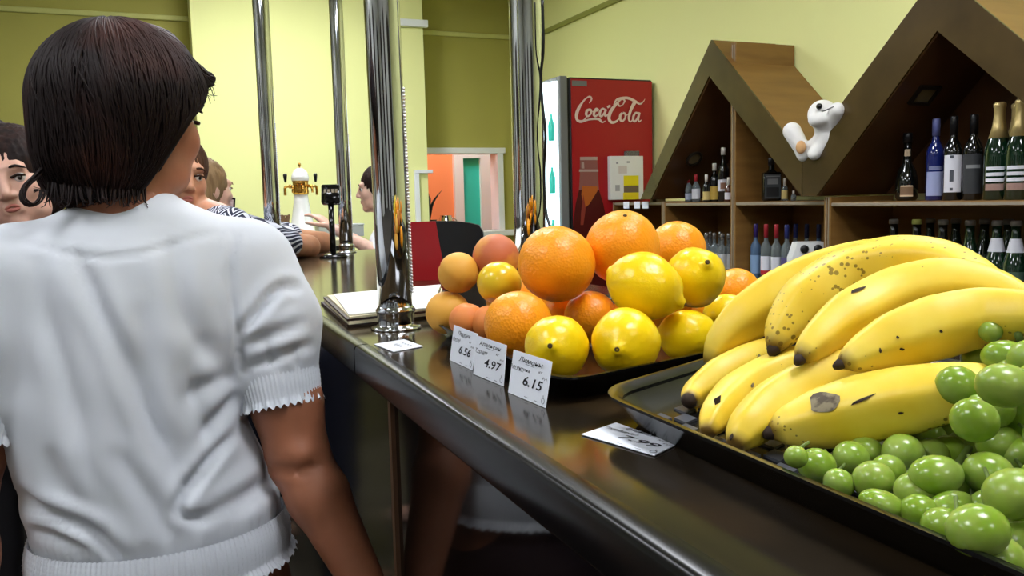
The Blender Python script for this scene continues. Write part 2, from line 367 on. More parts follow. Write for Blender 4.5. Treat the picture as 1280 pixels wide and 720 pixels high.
# ================================================================== back-bar shelving along the right wall
m_wood = mat('shelf_brown', (140, 103, 52), .42, noise=(3, 5, (120, 84, 40), .35, .7, (1, 1, 8)), bump=(60, .04, .001))
m_band = mat('canopy_front', (76, 60, 32), .24, spec=.6, noise=(5, 3, (60, 46, 24), .35, .7))  # darker than the shelf brown: shade on the fronts is put into the colour
m_edgeb = mat('shelf_edge', (150, 138, 120), .35)
m_soff = mat('canopy_underside', (86, 56, 30), .28, noise=(4, 3, (66, 42, 22), .35, .7))  # darker than the shelf brown: dimness under the canopies is in the colour
SX0, SX1 = 2.46, 2.79
YD = [1.30, 2.58, 3.17, 3.745, 4.27]     # module boundaries along the wall
def shelf_unit(y0, y1, top0, top1, shelves, label, back=None):
    t = thing('shelf_unit', label, 'shelf', ((SX0+SX1)/2, (y0+y1)/2, 0), 'back-bar shelf units')
    for y, tp, s in ((y0, top0, 1), (y1, top1, -1)):
        p = obj('side_panel', bx(SX0, SX1, y+s*.002, y+s*.018, 0, tp), m_wood, t, world=True, smooth=False)
        obj('edge_strip', bx(SX0-.002, SX0, y+s*.004, y+s*.0085, .3, min(tp, 1.99)), m_edgeb, p, world=True, smooth=False)
    for z in shelves:
        p = obj('shelf', bx(SX0+.004, SX1, y0+.018, y1-.018, z-.018, z), m_wood, t, world=True, smooth=False)
        obj('edge_strip', bx(SX0, SX0+.004, y0+.02, y1-.02, z-.014, z-.003), m_edgeb, p, world=True, smooth=False)
    obj('back_panel', bx(SX1, SX1+.006, y0+.018, y1-.018, 0, back or 1.28), m_wood, t, world=True, smooth=False)
    return t
shelf_unit(YD[3], YD[4], 1.29, 1.29, [.35, .68, .98, 1.29], 'low brown shelf unit next to the red fridge, white tags on its edge')
shelf_unit(YD[2], YD[3], 2.0, 1.29, [.35, .68, .94, 1.285], 'brown shelf unit under the far half of the pointed canopy')
shelf_unit(YD[1], YD[2], 1.30, 2.0, [.35, .62, .915, 1.285], 'brown shelf unit holding the vodka bottles and the white carton')
shelf_unit(YD[0], YD[1], 1.30, 1.30, [.35, .64, .915, 1.28], 'wide brown shelf unit holding wine above and green bottles below')
def canopy(pts_far, pts_near, label):
    t = thing('canopy', label, 'canopy', (2.6, pts_far[0][0], 1.3), 'pointed canopies over the shelves')
    for nm, poly in (('far_slope', pts_far), ('near_slope', pts_near)):
        if poly is None: continue
        p = obj(nm, prism(poly, 0, 2.428, 2.792), m_wood, t, world=True, smooth=False)
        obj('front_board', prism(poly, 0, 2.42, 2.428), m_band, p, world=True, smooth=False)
        n = len(poly)
    return t
c1 = canopy([(3.283, 2.03), (3.905, 1.305), (3.80, 1.305), (3.298, 1.87)], [(3.283, 2.03), (2.682, 1.466), (2.682, 1.305), (3.298, 1.87)], 'smaller-looking far pointed brown canopy beside the red fridge')
c2 = canopy([(2.06, 2.03), (2.06, 1.84), (2.60, 1.305), (2.678, 1.305), (2.678, 1.466)], [(2.06, 2.03), (1.44, 1.466), (1.44, 1.305), (2.06, 1.84)], 'nearer pointed brown canopy with a square downlight, cut by the frame')
# undersides and downlights
def soffit(t, a, b, label=None):
    a = np.array(a); b = np.array(b); n = np.array([-(b-a)[1], (b-a)[0]]); n = n/np.linalg.norm(n)
    if n[1] > 0: n = -n
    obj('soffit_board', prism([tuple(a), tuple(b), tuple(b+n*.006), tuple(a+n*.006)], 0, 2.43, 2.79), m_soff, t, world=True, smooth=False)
    return n
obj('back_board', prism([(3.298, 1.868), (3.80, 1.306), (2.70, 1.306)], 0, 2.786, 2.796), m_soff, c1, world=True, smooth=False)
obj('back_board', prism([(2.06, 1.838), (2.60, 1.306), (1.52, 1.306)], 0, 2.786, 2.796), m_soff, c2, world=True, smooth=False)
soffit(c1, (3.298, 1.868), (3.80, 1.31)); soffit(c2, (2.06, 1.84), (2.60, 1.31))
m_lampring = mat('downlight_ring', (30, 24, 16), .3); m_lampglass = mat('downlight_glass', (120, 110, 80), .25)
def on_soffit(t, y, a, b, x, sq):
    a = np.array(a); b = np.array(b); s = (y-a[0])/(b[0]-a[0]); c = a+(b-a)*s; d = (b-a)/np.linalg.norm(b-a); n = np.array([-d[1], d[0]])
    if n[1] > 0: n = -n
    R = np.array([[1, 0, 0], [0, d[0], n[0]], [0, d[1], n[1]]]); o = np.array([x, c[0]+n[0]*.006, c[1]+n[1]*.006])
    if sq:
        ring = join(bx(-.05, .05, -.04, -.03, 0, .012), bx(-.05, .05, .03, .04, 0, .012), bx(-.05, -.04, -.03, .03, 0, .012), bx(.04, .05, -.03, .03, 0, .012)); gl = bx(-.04, .04, -.03, .03, 0, .004)
    else:
        ring = lathe([(.046, 0), (.046, .008), (.04, .012), (.033, .01), (.032, 0)], 24, False, False); gl = lathe([(.032, .0), (.032, .004), (.0, .006)], 24, False, False)
    p = obj('downlight', xf(ring, R, o), m_lampring, t, world=True, smooth=False); obj('lens', xf(gl, R, o), m_lampglass, p, world=True, smooth=False)
on_soffit(c1, 3.62, (3.298, 1.868), (3.80, 1.31), 2.56, False)
on_soffit(c2, 2.24, (2.06, 1.84), (2.60, 1.31), 2.57, True)

# ================================================================== fridge
m_red = mat('fridge_red', (172, 24, 32), .38); m_fgrey = mat('fridge_grey', (120, 122, 122), .4); m_fblack = mat('fridge_black', (14, 14, 14), .4)
FY = 4.335
t = thing('drinks_fridge', 'tall red drinks fridge with white script lettering and lit glass door', 'fridge', (2.48, 4.65, 0))
obj('body', bx(2.225, 2.775, FY+.004, 4.97, .06, 2.005, .008), m_fblack, t, world=True, smooth=False)
obj('side_panel', bx(2.235, 2.772, FY, FY+.006, .10, 1.995), m_red, t, world=True, smooth=False)
obj('door_gasket', bx(2.212, 2.226, FY+.01, 4.96, .1, 2.0), m_fblack, t, world=True, smooth=False)
fd = obj('door', join(bx(2.165, 2.214, FY+.005, FY+.05, .08, 2.01, .006), bx(2.165, 2.214, 4.92, 4.965, .08, 2.01, .006), bx(2.165, 2.214, FY+.05, 4.92, 1.93, 2.01, .006), bx(2.165, 2.214, FY+.05, 4.92, .08, .2, .006)), m_fgrey, t, world=True, smooth=False)
m_lit = mat('fridge_lit_glass', (235, 245, 250), .1, emit=((225, 245, 255), 2.2))
V = []; 
prof = [(2.168+(-.075)*math.sin(math.pi*(i/16))**.8, FY+.03+(.90-.33)*i/16) for i in range(17)]+[(2.17, 4.9), (2.17, FY+.03)]
obj('glass', prism([(p[0], p[1]) for p in prof], 2, .2, 1.985), m_lit, fd, world=True, smooth=False)
for i, (c) in enumerate(((60, 190, 170), (120, 190, 220), (70, 180, 140), (200, 210, 214), (150, 90, 90))):
    for k in range(5):
        z = .45+.3*k+.02*(i % 2); obj('bottle_print', xf(lathe([(.018, 0), (.02, .01), (.02, .09), (.008, .13), (.008, .15)], 8), None, (2.155-.068*math.sin(math.pi*(.1+.16*i)), FY+.06+.085*i, z)), mat('fridge_print_%d' % i, c, .3, emit=(c, .35)), fd, world=True)
obj('foot', join(*[bx(x, x+.04, y, y+.04, 0, .06) for x in (2.26, 2.7) for y in (4.38, 4.88)]), m_fblack, t, world=True, smooth=False)
obj('maker_plate', bx(2.24, 2.335, FY-.003, FY, 1.955, 1.985), m_fgrey, t, world=True, smooth=False)
m_script = mat('script_white', (236, 208, 200), .5)
def fr(cx, cy):
    p = atY(660+cx*180/617., 80+cy*210/720., FY); return p[0], p[2]
def fl(pts, w0, ws=None, n=30):
    P = np.array([fr(*p) for p in pts]); Q = spline(np.c_[P, np.zeros(len(P))], n)[:, :2]
    ws = ws or [1]*len(pts); wi = np.interp(np.linspace(0, 1, n), np.linspace(0, 1, len(ws)), ws)*w0
    return [(q[0], q[1], x) for q, x in zip(Q, wi)]
W = .0135
logo = [fl([(262, 168), (272, 150), (262, 140), (240, 155), (216, 190), (206, 222), (212, 243), (234, 244), (250, 225)], W, [.5, .9, .6, .9, 1.4, 1.6, 1.2, .9, .4], 40),
        fl([(206, 232), (222, 248), (262, 238), (300, 236), (316, 250), (330, 244)], W, [.7, 1, .7, .9, 1.1, .3]),
        fl([(262, 196), (252, 200), (248, 216), (256, 224), (268, 212), (268, 198), (258, 196)], W, [1, 1.2, 1.2, .8, .8, 1, 1], 24),
        fl([(268, 204), (280, 204), (300, 198), (292, 192), (284, 202), (280, 218), (288, 224), (302, 212)], W, [.4, .4, .7, .9, 1.2, 1.2, .8, .4], 26),
        fl([(328, 196), (318, 192), (308, 204), (306, 220), (314, 224), (326, 208), (332, 194), (326, 214), (330, 224), (342, 214)], W, [.9, .9, 1.2, 1.1, .8, .8, 1.1, 1.1, .8, .3], 34),
        fl([(338, 186), (352, 178)], W*1.1, [1, .8], 4),
        fl([(404, 176), (412, 158), (400, 150), (384, 164), (388, 180), (402, 178)], W, [.4, .9, .8, .9, .8, .4], 24),
        fl([(398, 150), (376, 172), (352, 204), (344, 232), (354, 250), (376, 246), (394, 222)], W, [.6, 1.1, 1.5, 1.7, 1.3, .9, .3], 34),
        fl([(364, 176), (380, 152), (420, 146), (452, 158), (476, 172), (492, 160), (497, 150)], W, [.4, .9, 1.1, 1.2, 1.1, .7, .2], 34),
        fl([(404, 210), (394, 218), (392, 236), (400, 246), (412, 234), (414, 216), (404, 210)], W, [1, 1.2, 1.2, .8, .8, 1, 1], 24),
        fl([(412, 222), (428, 214), (450, 180), (458, 164), (448, 170), (432, 212), (428, 240), (436, 248), (446, 236)], W, [.4, .5, .8, .8, 1.1, 1.4, 1.3, .8, .4], 36),
        fl([(470, 212), (458, 210), (448, 226), (448, 242), (456, 246), (466, 230), (474, 208), (468, 234), (472, 248), (482, 240)], W, [.9, .9, 1.2, 1.1, .8, .8, 1.1, 1.1, .8, .3], 34)]
obj('lettering', join(*[ribbon([ln], W, (0, FY, 0), (1, 0, 0), (0, 0, 1), .0012+.0006*i, .00012) for i, ln in enumerate(logo)]), m_script, t, world=True, smooth=False)
def flat(pts, m, lift, name):
    P = [fr(*p) for p in pts]; n = len(P); obj(name, prism(P, 1, FY-lift-.001, FY-lift+.0002), m, t, world=True, smooth=False)
L_ = [(222, 398), (222, 470), (218, 540), (204, 600), (196, 660), (192, 720), (190, 1000)]; R_ = [(296, 398), (298, 470), (304, 540), (322, 600), (334, 660), (340, 720), (344, 1000)]
flat(L_[:3]+R_[:3][::-1], mat('print_glass', (150, 92, 86), .4), .001, 'bottle_print')
flat([(222, 398), (222, 412), (296, 412), (296, 398)], mat('print_lip', (186, 160, 152), .4), .003, 'bottle_print')
flat([(218, 452), (218, 462), (300, 462), (300, 452)], mat('print_lip', (186, 160, 152), .4), .003, 'bottle_print')
flat(L_[2:]+R_[2:][::-1], mat('print_cola', (84, 18, 14), .4), .001, 'bottle_print')
flat([(232, 522), (228, 560), (240, 620), (262, 600), (296, 545), (296, 525)], mat('print_foam', (196, 104, 40), .4), .002, 'bottle_print')
flat([(236, 560), (226, 640), (224, 690), (236, 690), (246, 620)], mat('print_shine', (150, 60, 44), .4), .003, 'bottle_print')
flat([(228, 420), (228, 448), (240, 448), (238, 420)], mat('print_lip', (186, 160, 152), .4), .0035, 'bottle_print')
# ================================================================== trays
m_tray = mat('tray_black', (12, 12, 13), .22, spec=.55); m_check = mat('tray_check', (74, 76, 82), .3)
def rquad(C, ins, rad, seg=5):
    """inset rounded quad outline (2D), corners in order"""
    C = np.asarray(C, float); n = 4; ctr = C.mean(0); L = []
    area = sum(C[i][0]*C[(i+1) % 4][1]-C[(i+1) % 4][0]*C[i][1] for i in range(4))
    if area < 0: C = C[::-1]
    E = []
    for i in range(4):
        d = C[(i+1) % 4]-C[i]; d /= np.linalg.norm(d); nn = np.array([-d[1], d[0]]); E.append((C[i]+nn*ins, d))
    K = []
    for i in range(4):
        p, d = E[i-1]; q, e = E[i]; A = np.array([d, -e]).T; s = np.linalg.solve(A, q-p); K.append(p+d*s[0])
    out = []
    for i in range(4):
        a, b, c = K[i-1], K[i], K[(i+1) % 4]; u = (a-b)/np.linalg.norm(a-b); v = (c-b)/np.linalg.norm(c-b)
        p0 = b+u*rad; p2 = b+v*rad
        for k in range(seg+1):
            s = k/seg; out.append((1-s)**2*p0+2*s*(1-s)*b+s*s*p2)
    return np.array(out)
def make_tray(C, hz, flare, label):
    C = np.asarray(C)[:, :2]; ctr = C.mean(0); t = thing('fruit_tray', label, 'tray', (ctr[0], ctr[1], T), 'black fruit trays on the counter')
    lv = [(flare, 0.0, .03), (flare*.45, hz*.6, .035), (flare*.12, hz*.9, .035), (.004, hz-.004, .04), (0, hz-.002, .04), (0, hz, .04), (.004, hz, .04), (.010, hz-.005, .036), (flare*.45, hz*.7, .034), (flare+.004, .006, .028), (flare+.03, .005, .02)]
    V = []; Fc = []; n = None
    for ins, z, rad in lv:
        o = rquad(C, ins, rad); n = len(o); V += [(p[0], p[1], T+z) for p in o]
    for j in range(len(lv)-1):
        for i in range(n): i2 = (i+1) % n; Fc.append((j*n+i, j*n+i2, (j+1)*n+i2, (j+1)*n+i))
    Fc.append(tuple(range(n-1, -1, -1))); Fc.append(tuple((len(lv)-1)*n+i for i in range(n)))
    obj('tray_shell', (V, Fc), m_tray, t, world=True, sharp=50)
    return t
zr1 = T+.024; zr2 = T+.026
a = atz(688, 481, zr1); b = atz(514, 398, zr1); c = atz(900, 438, zr1); u = (c-a)/np.linalg.norm(c-a)
a = a+np.array([.014, .006, 0]); b = b+np.array([.016, .0, 0]); C1 = [a, b, b+u*.37, a+u*.34]
make_tray(C1, .024, .02, 'black plastic tray under the oranges, lemons and peaches')
a = atz(742, 488, zr2); c = atz(885, 446, zr2); u = (c-a)/np.linalg.norm(c-a); b = atz(1280, 717, zr2); v = (b-a)/np.linalg.norm(b-a)
C2 = [a, a+u*.36, a+u*.36+v*.60, a+v*.60]
tr2 = make_tray(C2, .026, .022, 'large black tray under the bananas and green grapes')
uu = u.copy(); vv_ = v.copy(); A2 = a.copy()
chk = None
for i in range(9):
    for j in range(16):
        if (i+j) % 2: continue
        p = A2+uu*(.037+.017*i)+vv_*(.04+.017*j); z = T+.0052
        q = [p, p+uu*.0155, p+uu*.0155+vv_*.0155, p+vv_*.0155]
        V = [(x[0], x[1], zz) for zz in (z, z+.0018) for x in q]
        obj('floor_square', (V, [(0, 1, 2, 3), (7, 6, 5, 4), (0, 4, 5, 1), (1, 5, 6, 2), (2, 6, 7, 3), (3, 7, 4, 0)]), m_check, tr2, world=True, smooth=False)
# ================================================================== round fruit
m_or = mat('orange_peel', (252, 154, 12), .34, noise=(14, 3, (255, 168, 30), .3, .7), bump=(330, .35, .0012, 'vor'), sss=(.12, (1, .4, .1), .006))
m_le = mat('lemon_peel', (248, 212, 12), .28, noise=(18, 4, (240, 194, 6), .35, .75), bump=(150, .4, .0016, 'noise'), sss=(.12, (1, .7, .1), .006))
m_pe = mat('peach_skin', (226, 166, 62), .55, noise=(22, 3, (206, 118, 56), .54, .74), sss=(.04, (1, .5, .2), .003))
m_pe2 = mat('peach_blush', (192, 104, 64), .55, noise=(18, 3, (224, 162, 66), .46, .60), sss=(.04, (1, .5, .2), .003))
m_ne = mat('nectarine_skin', (220, 132, 62), .55, noise=(22, 3, (196, 90, 48), .5, .72), sss=(.04, (1, .5, .2), .003))
m_pl = mat('plum_yellow', (228, 196, 40), .22, noise=(14, 2, (222, 170, 30), .4, .7), sss=(.15, (1, .7, .2), .005))
m_scar = mat('stem_scar', (72, 54, 22), .8)
def camdir(r, u_, tw): v = RT*r+UP*u_-FW*tw; return v/np.linalg.norm(v)
def axisR(ax):
    z = np.asarray(ax, float); z /= np.linalg.norm(z); x = np.cross([0, 0, 1.0] if abs(z[2]) < .9 else [1.0, 0, 0], z); x /= np.linalg.norm(x); return np.stack([x, np.cross(z, x), z], 1)
def fruit(kind, px, py, r, d, label, ax=(0, .9, .4), m=None, sq=1.0, group=None):
    c = atd(px, py, d); R = r*d/F_PX; ax = camdir(*ax); M3 = axisR(ax); n = 20; prof = []
    for i in range(n+1):
        th = -math.pi/2+math.pi*i/n; prof.append([math.cos(th), math.sin(th)])
    prof = np.array(prof); prof[0][0] = prof[-1][0] = .004
    if kind == 'lemon':
        prof[:, 1] *= 1.16; s = np.abs(np.arange(n+1)-n/2)/(n/2); prof[:, 0] *= 1-.05*s**2
        prof = np.vstack([prof[:-2], [[.20, 1.17], [.15, 1.24], [.09, 1.275], [.004, 1.28]]]); prof = np.vstack([[[.004, -1.24], [.12, -1.22], [.18, -1.165]], prof[2:]])
    elif kind == 'orange':
        prof[:, 1] *= sq; prof[-1][1] -= .03; prof[-2][1] -= .012
    else:
        prof[:, 1] *= .97; prof[-1][1] -= .14; prof[-2][1] -= .07; prof[-3][1] -= .02
    seg = 28; V, Fc = lathe([tuple(p) for p in prof], seg, True, True)
    if kind == 'peach':
        ph = np.arctan2(V[:, 1], V[:, 0]); rr = np.hypot(V[:, 0], V[:, 1]); g = 1-.07*np.exp(-(ph/.16)**2)*(V[:, 2] > -.75); V[:, 0] *= g; V[:, 1] *= g
    if kind == 'lemon':
        nn = .016*np.sin(V[:, 0]*5+V[:, 2]*4+px)+.012*np.sin(V[:, 1]*7-V[:, 2]*3+py); V *= (1+nn)[:, None]
    if kind == 'orange':
        nn = .010*np.sin(V[:, 0]*3+V[:, 2]*2+px)+.008*np.sin(V[:, 1]*4-V[:, 2]*3+py); V *= (1+nn)[:, None]
    if kind == 'lemon': V[:, 2] *= sq
    W_ = (V*R)@M3.T+c; zmin = W_[:, 2].min(); base = np.array([c[0], c[1], zmin])
    nm = {'orange': 'orange', 'lemon': 'lemon', 'peach': 'peach', 'plum': 'yellow_plum'}[kind]
    o = obj(nm, (W_, Fc), m or {'orange': m_or, 'lemon': m_le, 'peach': m_pe, 'plum': m_pl}[kind], world=True, loc=base)
    tag(o, label, {'orange': 'orange', 'lemon': 'lemon', 'peach': 'peach', 'plum': 'plum'}[kind], group or {'orange': 'oranges in the fruit tray', 'lemon': 'lemons in the fruit tray', 'peach': 'peaches in the fruit tray', 'plum': None}[kind])
    zz = prof[-1][1]*(sq if kind == 'lemon' else 1)
    tipc = c+ax*R*zz
    if kind in ('lemon', 'orange'):
        rad = R*(.085 if kind == 'lemon' else .06)
        obj('stem_scar', xf(lathe([(rad, -.001), (rad*.9, R*.02), (rad*.5, R*.03), (rad*.2, R*.012)], 10), M3, tipc), m_scar, o, world=True)
    return o
def zfit(px, py, r, zt):
    lo, hi = .3, 2.0
    for _ in range(50):
        m_ = (lo+hi)/2
        if atd(px, py, m_)[2]-r*m_/F_PX > zt: lo = m_
        else: hi = m_
    return m_
ZT = T+.0075
def low(px, py, r): return zfit(px, py, r, ZT)
fruit('orange', 696, 330, 48, .93, 'big orange on top of the pile, next to the yellow plum', (-.3, .8, -.5))
fruit('orange', 778, 309, 46, .955, 'highest orange of the pile, above the long tilted lemon', (0, .75, .5))
fruit('orange', 846, 312, 36, 1.06, 'orange behind the topmost lemon, in front of the shelves', (.2, .8, -.5))
fruit('orange', 648, 406, 43, low(648, 406, 43), 'large orange behind the middle and right standing price cards', (.4, .7, -.5), sq=.97)
fruit('orange', 738, 396, 33, low(738, 396, 33), 'orange wedged low between the two front lemons', (.2, .85, -.3))
fruit('orange', 921, 364, 29, 1.0, 'orange at the right end of the pile, behind the bananas', (.5, .7, -.5))
fruit('orange', 884, 390, 20, 1.0, 'small bit of orange showing low between three lemons', (.5, .7, -.5))
fruit('lemon', 806, 358, 42, .82, 'long lemon lying tilted on top, its dark tip pointing right', (.86, -.42, .30))
fruit('lemon', 868, 347, 37.5, .875, 'topmost lemon with a dark round tip facing forward', (.15, .40, .90), sq=.95)
fruit('lemon', 696, 434, 40, low(696, 434, 40), 'front lemon right behind the rightmost standing price card', (-.22, .10, .97), sq=.95)
fruit('lemon', 782, 428, 43, low(782, 428, 43), 'front lemon in the middle of the tray edge, tip facing forward', (-.32, -.10, .94), sq=.95)
fruit('lemon', 860, 420, 33, low(860, 420, 33), 'lemon lying sideways beside the banana tray', (.96, -.12, .1), sq=.98)
fruit('lemon', 908, 393, 26, low(908, 393, 26)-.05, 'lemon half hidden behind the leftmost banana', (.8, .1, -.4))
fruit('peach', 573, 341, 26, 1.03, 'peach at the upper left of the pile, beside the nearest pole', (-.5, .6, -.5))
fruit('peach', 620, 322, 30, 1.04, 'rosy peach on top of the pile, left of the big orange', (.75, .5, -.3), m=m_pe2)
fruit('plum', 624, 354, 28, .985, 'smooth shiny yellow plum below the rosy peach', (-.2, -.85, .4))
fruit('peach', 560, 391, 28, low(560, 391, 28), 'peach at the far left end of the tray', (.1, .95, .2))
fruit('peach', 584, 401, 23, low(584, 401, 23)-.03, 'reddish peach behind the leftmost standing price card', (.2, .9, .2), m=m_ne)
fruit('peach', 612, 404, 23, low(612, 404, 23)-.02, 'peach squeezed against the large front orange', (.3, .8, -.3), m=m_ne)
# the layer underneath that carries the pile
for px, py, d, lab in ((700, 392, 1.0, 'orange buried under the big top orange'), (800, 388, .925, 'orange buried behind the long tilted lemon'), (845, 370, 1.06, 'orange buried at the back under the topmost lemon'), (640, 372, 1.10, 'orange buried behind the rosy peach')):
    fruit('orange', px, py, 33, d, lab, (.2, .8, -.4))

# ================================================================== bananas
def banana_mat(name='banana_peel', lo=.50, hi=.72, mx_=.42):
    m = mat(name, (238, 206, 62), .42, bump=(30, .05, .002), sss=(.1, (1, .7, .2), .004)); nt = m.node_tree; N = nt.nodes; L = nt.links; b = N['Principled BSDF']
    tc = N.new('ShaderNodeTexCoord'); at_ = N.new('ShaderNodeAttribute'); at_.attribute_name = 'along'
    n1 = N.new('ShaderNodeTexNoise'); n1.inputs['Scale'].default_value = 18; n1.inputs['Detail'].default_value = 4; L.new(tc.outputs['Object'], n1.inputs['Vector'])
    r1 = N.new('ShaderNodeValToRGB'); r1.color_ramp.elements[0].position = .35; r1.color_ramp.elements[0].color = srgb((230, 194, 44)); r1.color_ramp.elements[1].position = .7; r1.color_ramp.elements[1].color = srgb((243, 219, 94)); L.new(n1.outputs['Fac'], r1.inputs['Fac'])
    vo = N.new('ShaderNodeTexVoronoi'); vo.inputs['Scale'].default_value = 210; L.new(tc.outputs['Object'], vo.inputs['Vector'])
    n2 = N.new('ShaderNodeTexNoise'); n2.inputs['Scale'].default_value = 16; n2.inputs['Detail'].default_value = 1; L.new(tc.outputs['Object'], n2.inputs['Vector'])
    mr = N.new('ShaderNodeMapRange'); mr.inputs['From Min'].default_value = lo; mr.inputs['From Max'].default_value = hi; mr.inputs['To Min'].default_value = .0; mr.inputs['To Max'].default_value = mx_; L.new(n2.outputs['Fac'], mr.inputs['Value'])
    lt = N.new('ShaderNodeMath'); lt.operation = 'LESS_THAN'; L.new(vo.outputs['Distance'], lt.inputs[0]); L.new(mr.outputs['Result'], lt.inputs[1])
    fr_ = N.new('ShaderNodeMath'); fr_.operation = 'MULTIPLY'; fr_.inputs[1].default_value = .75; L.new(lt.outputs[0], fr_.inputs[0])
    m1 = N.new('ShaderNodeMix'); m1.data_type = 'RGBA'; L.new(fr_.outputs[0], m1.inputs[0]); L.new(r1.outputs['Color'], m1.inputs[6]); m1.inputs[7].default_value = srgb((104, 78, 20))
    # ends ripen greenish brown
    r2 = N.new('ShaderNodeValToRGB'); e = r2.color_ramp.elements; e[0].position = 0; e[0].color = (1, 1, 1, 1); e[1].position = .05; e[1].color = (0, 0, 0, 1); e[1].position = .06; L.new(at_.outputs['Fac'], r2.inputs['Fac'])
    m2 = N.new('ShaderNodeMix'); m2.data_type = 'RGBA'; L.new(r2.outputs['Color'], m2.inputs[0]); L.new(m1.outputs[2], m2.inputs[6]); m2.inputs[7].default_value = srgb((112, 84, 30)); L.new(m2.outputs[2], b.inputs['Base Color'])
    return m
m_ban = banana_mat(); m_ban2 = banana_mat('banana_peel_freckled', .30, .58, .40); m_btip = mat('banana_tip', (46, 30, 16), .8); m_bruise = mat('banana_bruise', (128, 116, 88), .6, noise=(160, 4, (74, 62, 44), .45, .6))
def banana(pts, label, spin=0.0, stub=True, m_=None):
    """pts: (px, py, depth, radius_px) along the fruit from its tip"""
    P = np.array([atd(x, y, d) for x, y, d, r in pts]); R = np.array([r*d/F_PX for x, y, d, r in pts]); n = 36
    Q, rr = spline(P, n, R)
    fn = lambda a, t_: 1+.045*math.cos(5*(a+spin))+.012*math.cos(10*(a+spin))
    seg = 30; VF = tube(Q, rr, seg, True, fn); base = np.array([VF[0][:, 0].mean(), VF[0][:, 1].mean(), VF[0][:, 2].min()])
    o = obj('banana', VF, m_ or m_ban, world=True, loc=base); tag(o, label, 'banana', 'bananas in the near tray')
    at = o.data.attributes.new('along', 'FLOAT', 'POINT'); at.data.foreach_set('value', np.repeat(np.linspace(0, 1, n), seg).astype(np.float32))
    if stub:
        d = Q[0]-Q[2]; d /= np.linalg.norm(d); r0 = rr[0]
        obj('tip', tube([Q[0]-d*.003, Q[0]+d*.0005, Q[0]+d*.003, Q[0]+d*.005], [r0*1.04, r0*1.03, r0*.8, r0*.5], 12), m_btip, o, world=True)
    return o
B = {}
B[1] = banana([(886, 456, .70, 8), (900, 430, .70, 20), (930, 400, .70, 29), (975, 370, .70, 33), (1030, 345, .69, 33), (1090, 328, .67, 30), (1150, 325, .64, 24), (1200, 335, .61, 16)], 'banana at the back left, closest to the lemons', .3, False)
B[2] = banana([(967, 437, .615, 8.5), (978, 414, .622, 22), (1008, 377, .63, 33), (1060, 345, .63, 36), (1120, 329, .61, 34), (1175, 328, .585, 28), (1220, 340, .56, 19), (1250, 356, .545, 12)], 'topmost banana, peppered with brown freckles', .1, True, m_ban2)
B[3] = banana([(1000, 449, .548, 7.5), (1017, 431, .556, 21), (1060, 398, .57, 33), (1120, 370, .575, 36), (1180, 355, .562, 33), (1235, 358, .545, 26), (1275, 372, .53, 18), (1300, 386, .52, 12)], 'second banana of the upper row, with a nick in its peel', .5)
B[4] = banana([(1051, 455, .522, 7), (1070, 446, .524, 21), (1115, 427, .528, 36), (1170, 408, .524, 40), (1230, 395, .515, 37), (1285, 392, .495, 30), (1330, 398, .48, 20)], 'nearest banana of the upper row, running into the grapes', .2)
B[5] = banana([(861, 501, .645, 10), (872, 489, .66, 18), (900, 468, .67, 22), (930, 451, .68, 20), (954, 438, .69, 15), (968, 431, .695, 10)], 'small banana at the left, lying lowest in the tray', .4)
B[6] = banana([(884, 542, .56, 9), (894, 522, .575, 20), (922, 494, .60, 27), (965, 470, .62, 28), (1015, 452, .62, 25), (1060, 440, .61, 18)], 'lower banana with a torn peel flap, left of the big ones', .0, False)
B[7] = banana([(918, 558, .53, 11), (934, 536, .54, 25), (968, 507, .555, 33), (1020, 480, .56, 35), (1080, 460, .555, 31), (1140, 446, .545, 22)], 'lower banana under the upper row, behind the bruised one', .3, False)
B[8] = banana([(963, 541, .53, 9), (982, 535, .53, 24), (1025, 525, .525, 37), (1080, 512, .515, 43), (1140, 500, .50, 42), (1200, 488, .485, 35), (1250, 480, .475, 24)], 'front banana with a grey bruise, just above the grapes', .55)
def onsurf(bn, px, py, rx, ry, rot, name, m, parent, lift=.0006):
    """thin patch hugging the banana skin around a spot"""
    dg = bpy.context.evaluated_depsgraph_get(); Vs = np.array([v.co[:] for v in bn.data.vertices])+np.array(bn.location); Nn = normals(Vs, [list(p.vertices) for p in bn.data.polygons if len(p.vertices) == 4])
    x, y = projpx(Vs); front = (Nn@FW) < 0; V = []; Fc = []; k = 7; m_ = 16
    cr, sr = math.cos(rot), math.sin(rot)
    from mathutils.bvhtree import BVHTree
    bt = BVHTree.FromPolygons(Vs.tolist(), [list(p.vertices) for p in bn.data.polygons])
    ring = [(0, 0)]+[(s*math.cos(a)*(1+.16*math.sin(3*a+1)), s*math.sin(a)*(1+.2*math.sin(2*a))) for s in (.35, .7, 1) for a in [2*math.pi*i/m_ for i in range(m_)]]
    for a, b_ in ring:
        qx = px+cr*a*rx-sr*b_*ry; qy = py+sr*a*rx+cr*b_*ry; h = bt.ray_cast(Vector(CP), Vector(ray(qx, qy)).normalized())
        if h[0] is None: return
        V.append(np.array(h[0])+np.array(h[1])*lift*(1 if np.dot(np.array(h[1]), FW) < 0 else -1))
    for i in range(m_): Fc.append((0, 1+i, 1+(i+1) % m_))
    for j in range(2):
        for i in range(m_): Fc.append((1+j*m_+i, 1+(j+1)*m_+i, 1+(j+1)*m_+(i+1) % m_, 1+j*m_+(i+1) % m_))
    obj(name, (V, Fc), m, parent, world=True)
bpy.context.view_layer.update()
onsurf(B[8], 1030, 503, 19, 13, -.35, 'bruise', m_bruise, B[8]); onsurf(B[8], 1078, 500, 17, 1.6, -.42, 'scratch', m_btip, B[8])
